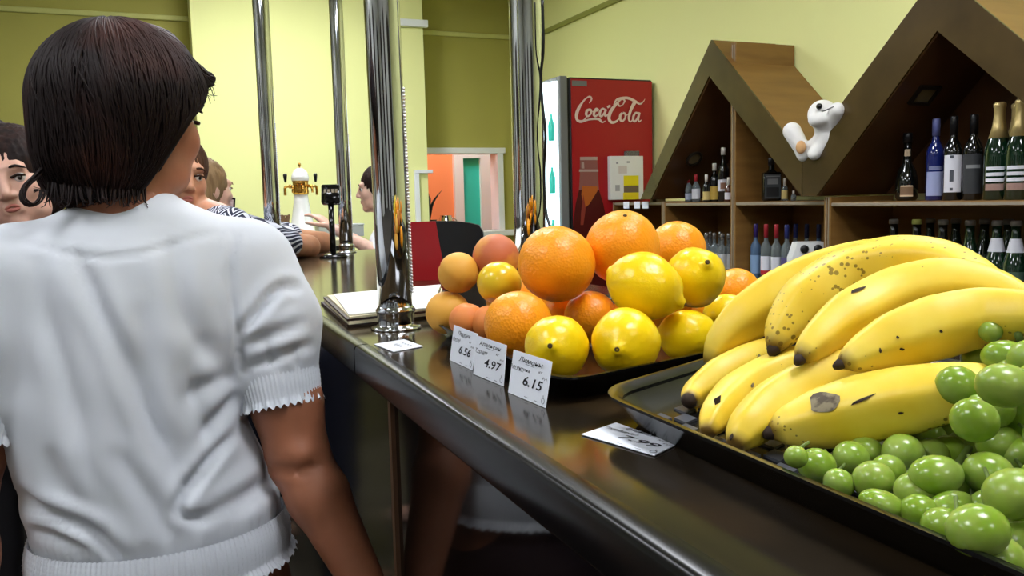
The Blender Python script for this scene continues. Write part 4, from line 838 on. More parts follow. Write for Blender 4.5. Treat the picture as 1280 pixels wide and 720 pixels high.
for i, (pl, pr, py, yy, d) in enumerate(((352, 400, 288, 4.75, 'white paper stack lying on the service counter under the reaching hand'), (396, 452, 284, 5.05, 'pale grey box on the service counter behind the worker'))):
    a = atY(pl, py, yy); b_ = atY(pr, py, yy); o = thing('paper_stack' if i == 0 else 'grey_box', d, 'papers' if i == 0 else 'box', ((a[0]+b_[0])/2, yy, 1.125)); w2 = (b_[0]-a[0])/2
    if i == 0:
        for q in range(4): obj('sheet', xf(bx(-w2, w2, -.1, .1, .006*q, .006*q+.005), rotm('Z', .08*q-.1)), m_sheet, o, smooth=False)
    else: obj('box_body', bx(-w2, w2, -.06, .06, 0, .065, .004), mat('box_grey', (176, 180, 178), .5), o, smooth=False); obj('lid', bx(-w2-.003, w2+.003, -.063, .063, .065, .075, .002), mat('box_grey2', (190, 194, 192), .5), o, smooth=False)
# pedestal display
b0 = atz(417, 322, T); dd = (b0-CP)@FW; t = thing('pedestal_display', 'black customer display on a thin stalk beside the far pole', 'display', (b0[0], b0[1], T))
top = atd(413, 246, dd); obj('stalk', tube([b0, top], .0095, 10), m_blk, t, world=True); obj('base', lathe([(.045, 0), (.045, .006), (.03, .012), (.012, .016)], 20), m_blk, t)
R3 = np.stack([hx, hy, [0, 0, 1]], 1); c = atd(413.5, 243, dd); hd_ = obj('head', xf(bx(-.030, .030, -.012, .02, -.032, .032, .006), R3@rotm('X', -.25), c), m_blk, t, world=True, sharp=40)
obj('screen', xf(join(*[bx(-.020+.012*i, -.012+.012*i, -.0135, -.012, .002, .014) for i in range(4)]), R3@rotm('X', -.25), c), mat('screen_dim', (110, 96, 70), .3), hd_, world=True, smooth=False)
# things on the hatch ledge
p = atY(537, 275, 6.26); t = thing('spiky_plant', 'dark spiky plant on the hatch ledge beside the pillar', 'plant', (p[0], 6.27, HZ0))
m_leafd = mat('leaf_dark', (22, 26, 24), .6); obj('pot', lathe([(.04, 0), (.055, .09), (.06, .1)], 16), m_blk, t)
for i in range(22):
    a = rng.uniform(0, 6.28); l = rng.uniform(.12, .26); e = rng.uniform(.03, .10); P = spline([(0, 0, .09), (e*.4*math.cos(a), e*.4*math.sin(a), .09+l*.6), (e*1.3*math.cos(a), e*1.3*math.sin(a), .09+l)], 6); obj('leaf', tube(P, [.008, .012, .011, .009, .006, .001], 5), m_leafd, t)
p = atY(558, 275, 6.30); t = thing('steel_jug', 'polished steel jug on the hatch ledge', 'jug', (p[0], 6.31, HZ0)); obj('jug_body', lathe([(.05, 0), (.055, .01), (.06, .06), (.055, .1), (.045, .125), (.05, .13)], 20), m_chrome, t); obj('handle', tube(spline([(.05, 0, .03), (.085, 0, .05), (.085, 0, .09), (.05, 0, .11)], 12), .005, 8), m_chrome, t)
p = atY(582, 275, 6.33); t = thing('paper_pile', 'small pile of white papers on the hatch ledge', 'papers', (p[0], 6.33, HZ0))
for q in range(4): obj('sheet', xf(bx(-.05, .05, -.05, .05, .012*q, .012*q+.010), rotm('Z', .2*q)), m_sheet, t, smooth=False)
# ================================================================== people
def skin(n, c): return mat('skin_'+n, c, .48, noise=(35, 3, tuple(int(v*.93) for v in c), .4, .7), sss=(.12, (1, .35, .2), .006))
m_eyew = mat('eye_white', (225, 220, 215), .2); m_iris = mat('eye_iris', (40, 28, 20), .2)
def nrm(v): v = np.asarray(v, float); return v/np.linalg.norm(v)
def headframe(fwd, up): f_ = nrm(fwd); u_ = nrm(np.asarray(up, float)-f_*np.dot(up, f_)); return np.stack([np.cross(f_, u_), f_, u_], 1)     # columns: right, forward, up
def head_sdf(P, c, R, s):
    q = ((P-c)@R)/s; ell = lambda cc, rr: d_ell(q, cc, rr)
    d = ell((0, -.012, .03), (.074, .094, .086)); d = smin(d, ell((0, .028, -.035), (.057, .062, .078)), .03)
    d = smin(d, d_cone(q, (0, .06, -.088), (0, .066, -.094), .022, .018), .02)
    for x in (-1, 1):
        d = smin(d, ell((x*.040, .055, -.022), (.024, .026, .028)), .018); d = smin(d, ell((x*.038, .02, -.07), (.026, .04, .03)), .02)
        d = smin(d, ell((x*.077, -.008, -.005), (.010, .020, .032)), .008)
    d = smin(d, d_cone(q, (-.034, .078, .026), (.034, .078, .026), .013, .013), .014)
    for x in (-1, 1): d = -smin(-d, np.linalg.norm(q-np.array([x*.031, .100, .004]), axis=-1)-.015, .012)
    d = smin(d, d_cone(q, (0, .088, .012), (0, .104, -.026), .008, .0105), .010); d = smin(d, d_cone(q, (-.012, .092, -.031), (.012, .092, -.031), .0075, .0075), .007)
    d = smin(d, d_cone(q, (-.017, .083, -.054), (.017, .083, -.054), .0065, .0065), .006); d = smin(d, d_cone(q, (-.015, .081, -.066), (.015, .081, -.066), .007, .007), .006)
    return d*s
def hand_prims(w, dr, nm, side, curl=.35, s=1.0):
    """cones of a hand: wrist w, direction dr to the fingers, palm normal nm; side +1/-1 for the thumb"""
    dr = nrm(dr); nm = nrm(np.asarray(nm, float)-dr*np.dot(nm, dr)); sd = np.cross(nm, dr)*side; w = np.asarray(w, float); out = []
    for k in (-.026, -.009, .009, .026): out.append((w+dr*.012*s+sd*k*.7*s, w+dr*.088*s+sd*k*s, .0135*s, .0110*s))
    for k, ln, cu in ((-.028, .058, 1.15), (-.0095, .074, 1.0), (.0095, .080, .95), (.0275, .070, .9)):
        p = w+dr*.088*s+sd*k*s; a = 0; v = dr
        for j, fr_ in enumerate((.42, .32, .26)):
            a += curl*cu*(.8 if j == 0 else 1.0); v = dr*math.cos(a)+nm*math.sin(a)+sd*k*.8; q = p+v*ln*fr_*s; out.append((p, q, (.0088-.0009*j)*s, (.0080-.0009*j)*s)); p = q
    p = w+dr*.022*s+sd*.024*s; v = nrm(dr*.62+sd*.72+nm*.30)
    for j, ln in enumerate((.042, .034, .026)):
        q = p+v*ln*s; out.append((p, q, (.0125-.0018*j)*s, (.0108-.0018*j)*s)); p = q; v = nrm(v+dr*.38+nm*.12)
    return out
def hand_mesh(args, h=.0042):
    pr = hand_prims(*args); A = np.array([p[0] for p in pr]+[p[1] for p in pr]); lo = A.min(0)-.02; hi = A.max(0)+.02
    def f(P):
        d = None
        for a, b, r0, r1 in pr:
            e = d_cone(P, a, b, r0, r1); d = e if d is None else smin(d, e, .004)
        return d
    return sgrid(f, lo, hi, h)
def strands(f, seeds, n, step, gdir, stop, rad, thick, jit=.006):
    """walk strands over the zero level of f; gdir(p)->direction, stop(p, i)->bool"""
    parts = []; e = 1e-3; E3 = np.eye(3)*e
    P = np.asarray(seeds, float).copy(); off = rng.uniform(-.004, jit, len(P)); alive = np.ones(len(P), bool); wob = rng.normal(0, .30, (len(P), 3))
    for _ in range(6):
        g = np.stack([f(P+E3[k])-f(P-E3[k]) for k in range(3)], -1)/(2*e); g /= np.linalg.norm(g, axis=1)[:, None]+1e-9; P = P-g*(f(P)-off)[:, None]
    paths = [P.copy()]
    for i in range(n):
        g = np.stack([f(P+E3[k])-f(P-E3[k]) for k in range(3)], -1)/(2*e); g /= np.linalg.norm(g, axis=1)[:, None]+1e-9
        P = P-g*(f(P)-off)[:, None]; D = gdir(P, i)+wob*.28; D -= g*(np.sum(D*g, 1))[:, None]*.95; D /= np.linalg.norm(D, axis=1)[:, None]+1e-9
        alive &= ~stop(P, i); P = np.where(alive[:, None], P+D*step, P); paths.append(np.where(alive[:, None], P, np.nan))
    paths = np.array(paths).transpose(1, 0, 2); V = []; Fc = []
    for q in paths:
        m_ = ~np.isnan(q[:, 0]); q = q[m_]
        if len(q) < 9 or np.linalg.norm(q[-1]-q[0]) < .05: continue
        sg_ = np.diff(q, axis=0); rv = np.nonzero(np.sum(sg_[1:]*sg_[:-1], 1) < .3*np.sum(sg_[:-1]**2, 1))[0]
        if len(rv): q = q[:rv[0]+2]
        if len(q) < 8: continue
        R = thick*np.minimum(1, np.linspace(1.0, .0, len(q))*3+.12); v, fc = tube(q, R, 4, False); k = len(V)
        V.extend(v.tolist()); Fc += [[a+k for a in x] for x in fc]
    return np.array(V), Fc
def face_parts(t, c, R, s, brow, lipm=None):
    lipm = lipm or mat('lip_rose', (188, 112, 100), .45)
    for z_, y_, r_, up in ((-.0555, .0888, .0042, 1), (-.0635, .0878, .0050, 0)):
        ln = [c+R@np.array([a, y_-10*a*a, z_+(.0022*math.cos(a*200)*up if up else 2.5*a*a*4)])*s for a in np.linspace(-.021, .021, 11)]
        obj('lip', tube(ln, [x*s for x in (.0008, .0022, .0034, r_, r_, r_*.92 if up else r_, r_, r_, .0034, .0022, .0008)], 8), lipm, t, world=True)
    for x in (-1, 1):
        ec = c+R@np.array([x*.031, .0755, .004])*s
        e = obj('eye', sph(ec, .0125*s, 12, 8), m_eyew, t, world=True); ic = ec+R@np.array([x*.0015, .0068, -.0008])*s; obj('iris', sph(ic, .0068*s, 10, 6), m_iris, e, world=True)
        lid = [c+R@np.array([x*(.031+a), .0875-.35*a*a*20, .004+.0062-abs(a)*.26])*s for a in np.linspace(-.015, .015, 7)]; obj('eyelid', tube(lid, .0030*s, 6), brow, t, world=True)
        bw = [c+R@np.array([x*(.032+a), .0925-abs(a)*.30, .0265+.004*math.cos(a*90)-max(0, a)*.25])*s for a in np.linspace(-.018, .020, 7)]; obj('eyebrow', tube(bw, [.002*s, .003*s, .0033*s, .0033*s, .003*s, .0025*s, .0012*s], 6), brow, t, world=True)
def person(spec):
    g = spec; c = np.asarray(g['head'], float); s = g.get('s', 1.0); R = headframe(g['fwd'], g.get('up', (0, 0, 1))); S = [np.asarray(x, float) for x in g['sh']]; E = [np.asarray(x, float) for x in g['el']]; Wr = [np.asarray(x, float) for x in g['wr']]
    hip = np.asarray(g['hip'], float); nb = (S[0]+S[1])/2+np.array([0, 0, .045]); ax = nrm(S[1]-S[0]); fx = nrm(np.cross([0, 0, 1], ax)); 
    t = thing('person', g['label'], 'person', (hip[0], hip[1], 0)); base = hip
    feet = [np.array([hip[0], hip[1], 0])+ax*x*.095 for x in (-1, 1)]
    chest = (S[0]+S[1])/2+np.array([0, 0, -.12]); Rb = np.stack([ax, -fx, [0, 0, 1]], 1)
    def torso(P, e=0):
        d = d_ell(P, chest, (.155+e, .105+e, .17+e), Rb); d = smin(d, d_ell(P, (chest*.45+hip*.55)+np.array([0, 0, .02]), (.13+e, .10+e, .20), Rb), .08); d = smin(d, d_ell(P, hip, (.155+e, .115+e, .14), Rb), .08)
        for k in (0, 1): d = smin(d, d_cone(P, nb-np.array([0, 0, .03]), S[k], .05+e, .05+e), .04)
        return d
    def bodyf(P):
        d = torso(P); d = smin(d, d_cone(P, nb-np.array([0, 0, .03]), c+R@np.array([0, -.02, -.06])*s, .052, .05), .03)
        for k in (0, 1):
            d = smin(d, d_cone(P, S[k], E[k], .046, .038), .02); d = smin(d, d_cone(P, E[k], Wr[k], .037, .025), .015)
            d = smin(d, d_cone(P, hip+ax*(k*2-1)*.085, feet[k]+np.array([0, 0, .46]), .08, .055), .04); d = smin(d, d_cone(P, feet[k]+np.array([0, 0, .46]), feet[k]+np.array([0, 0, .07]), .053, .034), .02); d = smin(d, d_cone(P, feet[k]+np.array([0, 0, .035]), feet[k]-(-fx)*-.14*np.array([1, 1, 0])*g.get('ff', 1)+np.array([0, 0, .03]), .034, .03), .02)
        return d
    A = np.array(S+E+Wr+feet+[hip, nb, c]); lo = A.min(0)-.19; hi = A.max(0)+.10; lo[2] = -.005; hi[2] = nb[2]+.06
    parts = [sgrid(bodyf, lo, hi, .012)]
    nbp = c+R@np.array([0, -.02, -.06])*s
    hf = lambda P: smin(head_sdf(P, c, R, s), d_cone(P, nbp, nb-np.array([0, 0, .03]), .048*s, .052), .02)
    hm = sgrid(hf, np.minimum(c, nb)-.15, np.maximum(c, nb)+.15, .0045); parts.append(hm)
    for k in (0, 1):
        dr = Wr[k]-E[k]; hd = g.get('hand', {}).get(k, {}); parts.append(hand_mesh((Wr[k]-nrm(dr)*.006, hd.get('dir', dr), hd.get('nm', (0, 0, -1) if abs(nrm(dr)[2]) < .8 else -fx), hd.get('side', 1 if k == 0 else -1), hd.get('curl', .35))))
    VF = join(*parts); q = ((VF[0]-c)@R)/s; cen = np.array([q[f_].mean(0) for f_ in VF[1]]); lip = (np.abs(cen[:, 0]) < .021-.3*np.abs(cen[:, 2]+.060)) & (cen[:, 1] > .076) & (cen[:, 2] < -.051) & (cen[:, 2] > -.0695)
    b = obj('body', VF, [g['skin'], g.get('lips', mat('lip_rose', (188, 112, 100), .45))], t, world=True, mi=lip.astype(int)*0)
    face_parts(t, c, R, s, g['brow'])
    # clothes
    sl = g.get('sleeve', .6)
    def topf(P):
        d = torso(P, .014)
        for k in (0, 1):
            e_ = S[k]+(E[k]-S[k])*min(sl, 1); d = smin(d, d_cone(P, S[k], e_, .060, .054), .02)
            if sl > 1: d = smin(d, d_cone(P, E[k], E[k]+(Wr[k]-E[k])*(sl-1), .048, .038), .015)
        d = -smin(-d, d_cone(P, nb+np.array([0, 0, .05]), nb+np.array([0, 0, .12])+(-fx)*-.02, .07, .09), .01)
        return np.maximum(d, hip[2]-.06-P[..., 2])
    h2 = hi.copy(); h2[2] = nb[2]+.08; l2 = lo.copy(); l2[2] = hip[2]-.1
    V, Fc = sgrid(topf, l2, h2, g.get('ctop', .009)); Nn = normals(V, Fc)
    V = V+Nn*(.0022*np.sin(V[:, 2]*60+V[:, 0]*45+V[:, 1]*30)*np.sin(V[:, 0]*38-V[:, 2]*22))[:, None]
    obj('top', (V, Fc), g['top'], t, world=True)
    def legf(P):
        d = d_ell(P, hip, (.168, .128, .15), Rb)
        for k in (0, 1): d = smin(d, d_cone(P, hip+ax*(k*2-1)*.085, feet[k]+np.array([0, 0, .46]), .093, .068), .05); d = smin(d, d_cone(P, feet[k]+np.array([0, 0, .46]), feet[k]+np.array([0, 0, .10]), .067, .055), .02)
        return d
    l2 = lo.copy(); h2 = hi.copy(); h2[2] = hip[2]+.2; obj('trousers', sgrid(legf, l2, h2, .012), g['legs'], t, world=True)
    # hair
    if g.get('hairf'):
        hfn = g['hairf'](c, R, s); V, Fc = sgrid(hfn, c-.2-np.array([0, 0, g.get('hl', .05)]), c+.2, .007); q = (V-c)@R; an = np.arctan2(q[:, 0], q[:, 1]); V = V+normals(V, Fc)*(.0022*np.sin(an*34)+.0015*np.sin(an*71+q[:, 2]*60))[:, None]
        hr = obj('hair', (V, Fc), g['hair'], t, world=True)
    return t
def cap_hair(front=.075, low=-.05, wide=.088, length=0.0, back=.115, part=0):
    """cap of hair over the skull, open at the face; low = how far it comes down at the sides"""
    def mk(c, R, s):
        def f(P):
            q = ((P-c)@R)/s; d = d_ell(q, (0, -.022, .032), (wide, back-.012, .100))
            d = smin(d, d_ell(q, (0, -.045, (low-length)/2+.0), (wide*.98, .078, abs(low-length)/2+.06)), .03)
            cut = np.maximum(q[..., 1]-.028-.25*np.clip(q[..., 2]-.0, -.2, .06), -d_ell(q, (0, .12, -.035), (.078, .11, front+.030)))
            face = d_ell(q, (0, .115, -.05), (.066, .10, front+.045))
            return np.maximum(d, -face)*s
        return f
    return mk
m_hdark = mat('hair_dark', (30, 20, 18), .62, spec=.2, noise=(60, 2, (52, 32, 26), .4, .7, (1, 1, .2))); m_hbrown = mat('hair_brown', (84, 56, 38), .62, spec=.2, noise=(60, 2, (60, 38, 26), .4, .7, (1, 1, .2))); m_hfair = mat('hair_fair', (150, 122, 88), .62, spec=.2, noise=(60, 2, (118, 92, 64), .4, .7, (1, 1, .2)))
m_navy = mat('cloth_navy', (34, 38, 58), .8); m_wshirt = mat('cloth_white', (232, 234, 238), .75); m_dkcloth = mat('cloth_black', (22, 20, 24), .8); m_greycl = mat('cloth_grey', (104, 100, 104), .8); m_rose = mat('cloth_rose', (140, 96, 96), .8)
def zigzag():
    m = mat('cloth_zigzag', (24, 28, 52), .8); nt = m.node_tree; N = nt.nodes; L = nt.links; b = N['Principled BSDF']; tc = N.new('ShaderNodeTexCoord'); sp = N.new('ShaderNodeSeparateXYZ'); L.new(tc.outputs['Object'], sp.inputs[0])
    def ma(op, a, bb=None):
        n = N.new('ShaderNodeMath'); n.operation = op
        for i, v in enumerate((a, bb)):
            if v is None: continue
            if isinstance(v, (int, float)): n.inputs[i].default_value = v
            else: L.new(v, n.inputs[i])
        return n.outputs[0]
    u_ = ma('ADD', sp.outputs['X'], ma('MULTIPLY', sp.outputs['Y'], -.6)); tri = ma('PINGPONG', u_, .022); v_ = ma('ADD', sp.outputs['Z'], tri); st = ma('PINGPONG', v_, .0062); lt = ma('LESS_THAN', st, .0024)
    mx = N.new('ShaderNodeMix'); mx.data_type = 'RGBA'; L.new(lt, mx.inputs[0]); mx.inputs[6].default_value = srgb((24, 28, 52)); mx.inputs[7].default_value = srgb((206, 208, 220)); L.new(mx.outputs[2], b.inputs['Base Color']); return m
Z3 = np.array([0, 0, 1.0]); hfw = nrm([FW[0], FW[1], 0]); hrt = nrm([RT[0], RT[1], 0])
# ---- woman in the zigzag dress leaning on the counter
hc = atd(221, 221, 2.45); sR = atd(288, 290, 2.32); sL = sR+hfw*.28-hrt*.16+Z3*.0; eR = atz(386, 321, T)+Z3*.033; wR = eR-hrt*.20+hfw*.12-Z3*.005; eL = eR+hfw*.30-hrt*.02; wL = eL-hrt*.12-hfw*.16+Z3*.0
person(dict(label='person with brown hair in a navy zigzag dress, elbow on the counter', head=hc, fwd=hrt*.66-hfw*.72-Z3*.08, up=Z3+hrt*.10, s=1.0, sh=(sL, sR), el=(eL, eR), wr=(wL, wR), hip=((sR+sL)/2-hrt*.16)*np.array([1, 1, 0])+Z3*.86, skin=skin('warm', (198, 140, 108)), brow=m_hbrown, top=zigzag(), legs=m_navy, hair=m_hbrown, hairf=cap_hair(.055, -.06, .09), sleeve=.66, ctop=.007, hand={0: dict(nm=-Z3), 1: dict(nm=-Z3)}))
# ---- woman at the left edge, facing the camera
hc = atd(17, 226, 2.10); cs = hc-Z3*.30-hrt*.04
person(dict(label='person with short dark hair at the left edge, facing the camera', head=hc, fwd=-hfw*.93+hrt*.30-Z3*.06, up=Z3-hrt*.22, s=1.08, sh=(cs+hrt*.165+Z3*.06, cs-hrt*.165+Z3*.06), el=(cs+hrt*.21-Z3*.20, cs-hrt*.21-Z3*.20), wr=(cs+hrt*.17-Z3*.42-hfw*.06, cs-hrt*.17-Z3*.42-hfw*.06), hip=cs*np.array([1, 1, 0])+Z3*.82, skin=skin('pale', (224, 176, 156)), brow=m_hdark, top=m_rose, legs=m_dkcloth, hair=m_hdark, hairf=cap_hair(.05, -.06, .098), sleeve=.6))
# ---- dark head behind her, cut by the frame
hc = atd(-14, 196, 2.75); cs = hc-Z3*.30-hrt*.02
person(dict(label='person at the far left edge, only dark hair showing', head=hc, fwd=-hfw*.7+hrt*.6, s=1.0, sh=(cs+hrt*.165+Z3*.06, cs-hrt*.165+Z3*.06), el=(cs+hrt*.2-Z3*.22, cs-hrt*.2-Z3*.22), wr=(cs+hrt*.17-Z3*.44, cs-hrt*.17-Z3*.44), hip=cs*np.array([1, 1, 0])+Z3*.86, skin=skin('pale', (224, 176, 156)), brow=m_hdark, top=m_greycl, legs=m_dkcloth, hair=m_hdark, hairf=cap_hair(.05, -.03, .092), sleeve=.6))
# ---- fair-haired person holding up a phone
hc = atd(258, 238, 3.25); cs = hc-Z3*.30-hrt*.05; ph = atd(284, 260, 3.35)
person(dict(label='person with long fair hair seen from behind, holding up a phone', head=hc, fwd=hfw*.72+hrt*.62, s=.98, sh=(cs-hrt*.15+hfw*.06+Z3*.06, cs+hrt*.14-hfw*.1+Z3*.06), el=(cs-hrt*.17-Z3*.2, cs+hrt*.14+hfw*.05-Z3*.16), wr=(cs-hrt*.1+hfw*.1-Z3*.38, ph-hrt*.02-Z3*.11+hfw*.02), hip=cs*np.array([1, 1, 0])+Z3*.84, skin=skin('fair', (222, 178, 158)), brow=m_hfair, top=m_greycl, legs=m_navy, hair=m_hfair, hairf=cap_hair(.05, -.08, .09, .05), hl=.12, sleeve=.6, hand={1: dict(dir=Z3, nm=-hfw, curl=.5)}))
t = thing('smartphone', 'smartphone held up beside the fair hair, its screen lit', 'phone', ph-Z3*.05); R3 = np.stack([nrm(hrt-hfw*.25), np.cross(Z3, nrm(hrt-hfw*.25)), Z3], 1)@rotm('Y', .12)
obj('case', xf(bx(-.034, .034, -.004, .004, -.07, .045, .003), R3, ph), m_blk, t, world=True, sharp=40); obj('screen', xf(bx(-.029, .029, -.0052, -.004, -.06, .036), R3, ph), mat('phone_screen', (150, 120, 124), .2, noise=(30, 2, (228, 222, 222), .4, .6), emit=((200, 170, 170), .25)), t, world=True, smooth=False)
# ---- worker behind the bar reaching out
hc = atd(472, 237, 4.35); sh = atd(480, 297, 4.30); el = atd(474, 317, 4.22); wr = atd(414, 284, 4.30)
person(dict(label='person in a white shirt behind the bar, reaching out an arm', head=hc, fwd=-hrt*.97-hfw*.12-Z3*.05, s=1.0, sh=(sh-Z3*.01, sh+hfw*.30-Z3*.01), el=(el, sh+hfw*.33-Z3*.26), wr=(wr, sh+hfw*.25-hrt*.12-Z3*.42), hip=(sh+hfw*.15+hrt*.02)*np.array([1, 1, 0])+Z3*.84, skin=skin('fair', (222, 178, 158)), brow=m_hdark, top=m_wshirt, legs=m_dkcloth, hair=m_hdark, hairf=cap_hair(.055, .0, .086), sleeve=.75, hand={0: dict(dir=wr-el+Z3*.06, nm=-Z3, side=-1, curl=.28)}))
p = atY(356, 282, 4.78); t = thing('paper_bag', 'crumpled brown paper bag on the service counter beside the pole', 'bag', (p[0], 4.78, 1.125)); m_kraft = mat('kraft_paper', (122, 92, 64), .8)
V, Fc = lathe([(.028, 0), (.034, .01), (.033, .07), (.027, .11), (.031, .135)], 16, True, False); V = V*(1+.07*np.sin(V[:, 2:3]*120+V[:, :1]*160)); obj('bag_body', (V, Fc), m_kraft, t); obj('rim', lathe([(.031, .133), (.033, .138), (.030, .140)], 16, False, False), m_kraft, t)
# ---- woman in the white blouse, seen from behind
YW = 1.15
wp = lambda px, py, y=YW: atY(px, py, y)
m_skw = skin('tan', (158, 100, 72)); m_blouse = mat('blouse_white', (208, 212, 219), .62, bump=(900, .05, .0006), sheen=.15); m_skirt = mat('skirt_plum', (30, 16, 28), .8)
HC = wp(160, 152, 1.165); yaw = math.radians(41); RH = headframe((math.sin(yaw), math.cos(yaw), -.05), (0, 0, 1)); HS = .93
X0 = -.022
sR = np.array([.125, YW, 1.245]); sL = np.array([-.170, YW, 1.248]); eR = wp(373, 572, 1.10); wR = wp(462, 742, 1.03); eL = np.array([-.232, 1.14, .985]); wL = np.array([-.225, 1.06, .765])
tz = np.array([.86, .90, .94, 1.045, 1.10, 1.17, 1.22, 1.25, 1.275, 1.295, 1.312, 1.328, 1.36]); tc_ = np.array([-.012, -.012, -.015, -.042, -.040, -.026, -.022, -.022, -.022, -.022, -.022, -.022, -.022]); ta = np.array([.140, .146, .150, .140, .146, .156, .158, .154, .142, .122, .095, .062, .02]); tb = np.array([.112, .116, .120, .112, .106, .102, .096, .090, .082, .073, .064, .052, .02])
def torso_w(P, e=0):
    z = P[..., 2]; a = np.interp(z, tz, ta)+e; b = np.interp(z, tz, tb)+e; cx = np.interp(z, tz, tc_); q = np.sqrt(((P[..., 0]-cx)/a)**2+((P[..., 1]-YW)/b)**2); d = (q-1)*np.minimum(a, b)*.8
    return d
hipw = np.array([X0, YW, .80])
feet = [np.array([X0+s*.085, YW, 0]) for s in (-1, 1)]
t = thing('person', 'person in a white blouse seen from behind, dark bobbed hair, facing the bar', 'person', (X0, YW, 0))
def body_w(P):
    d = np.maximum(torso_w(P, -.02), P[..., 2]-1.31); d = smin(d, d_ell(P, hipw+[.01, 0, .03], (.132, .10, .14)), .04); d = smin(d, d_cone(P, (X0, YW, 1.26), HC+RH@np.array([0, -.025, -.07]), .058, .05), .03)
    for S, E, Wq, k in ((sL, eL, wL, 0), (sR, eR, wR, 1)):
        m1 = S+(E-S)*.55; m0 = S+(E-S)*.72; d = smin(d, d_cone(P, S-[0, 0, .012], m1, .038, .039), .02); d = smin(d, d_cone(P, m1, m0, .039, .0455), .012); d = smin(d, d_cone(P, m0, E, .0455, .040), .012); m2 = E+(Wq-E)*.28; d = smin(d, d_cone(P, E, m2, .0385, .0395), .012); d = smin(d, d_cone(P, m2, Wq, .0395, .026), .012)
        d = smin(d, d_cone(P, hipw+[(k*2-1)*.08, 0, 0], feet[k]+[0, 0, .45], .082, .056), .04); d = smin(d, d_cone(P, feet[k]+[0, 0, .45], feet[k]+[0, 0, .07], .054, .036), .02); d = smin(d, d_cone(P, feet[k]+[0, 0, .035], feet[k]+[0, .15, .03], .036, .03), .02)
    return d
V, Fc = sgrid(body_w, (-.33, .93, -.005), (.33, 1.35, 1.36), .0085); Nn = normals(V, Fc)
def pxdist(V, line):
    x, y = projpx(V); p = np.stack([x, y], 1); best = np.full(len(V), 1e9)
    line = spline(np.c_[np.array(line, float), np.zeros(len(line))], max(8, len(line)*6))[:, :2]
    par = np.zeros(len(V)); n_ = len(line)-1
    for i_, (a, b) in enumerate(zip(line[:-1], line[1:])):
        ab = b-a; s_ = np.clip(((p-a)@ab)/(ab@ab+1e-9), 0, 1); dd_ = np.linalg.norm(p-a-s_[:, None]*ab, axis=1); u_ = dd_ < best; best = np.where(u_, dd_, best); par = np.where(u_, (i_+s_)/n_, par)
    pxdist.par = par
    return best
def sideof(V, line):
    x, y = projpx(V); a, b = np.array(line[0], float), np.array(line[-1], float); return np.sign((b-a)[0]*(y-a[1])-(b-a)[1]*(x-a[0]))
vis = (Nn[:, 1] < .25) & (V[:, 0] > 0)
for line, dep, w_ in (([(335, 583), (355, 589), (378, 587), (398, 577)], .0055, 3.5), ([(360, 592), (380, 592), (396, 584)], .003, 3)): V = V-Nn*(dep*np.exp(-(pxdist(V, line)/w_)**2)*vis)[:, None]
V = V+Nn*(.006*np.exp(-(pxdist(V, [(372, 566), (384, 568)])/12)**2)*vis)[:, None]
parts = [(V, Fc)]
hfw_ = lambda P: smin(head_sdf(P, HC, RH, HS), d_cone(P, HC+RH@np.array([0, -.025, -.07]), (X0, YW, 1.27), .05, .056), .02)
parts.append(sgrid(hfw_, np.array([-.2, 1.0, 1.25]), np.array([.15, 1.32, 1.60]), .0045))
parts.append(hand_mesh((wR-nrm(wR-eR)*.005, wR-eR, (-1, .2, 0), -1, .35))); parts.append(hand_mesh((wL-nrm(wL-eL)*.005, wL-eL, (1, .2, 0), 1, .35)))
VF = join(*parts); q = ((VF[0]-HC)@RH)/HS; cen = np.array([q[f_].mean(0) for f_ in VF[1]]); lip = (np.abs(cen[:, 0]) < .021-.3*np.abs(cen[:, 2]+.060)) & (cen[:, 1] > .076) & (cen[:, 2] < -.051) & (cen[:, 2] > -.0695)
obj('body', VF, [m_skw, mat('lip_rose', (188, 112, 100), .45)], t, world=True, mi=lip.astype(int)*0); face_parts(t, HC, RH, HS, m_hdark)
# shoes
for k in (0, 1): obj('shoe', sgrid(lambda P: np.maximum(smin(d_cone(P, feet[k]+[0, -.02, .03], feet[k]+[0, .16, .03], .046, .04), d_cone(P, feet[k]+[0, 0, .03], feet[k]+[0, 0, .08], .045, .043), .02), -P[..., 2]), feet[k]+[-.07, -.09, -.006], feet[k]+[.07, .23, .11], .009), m_blk, t, world=True)
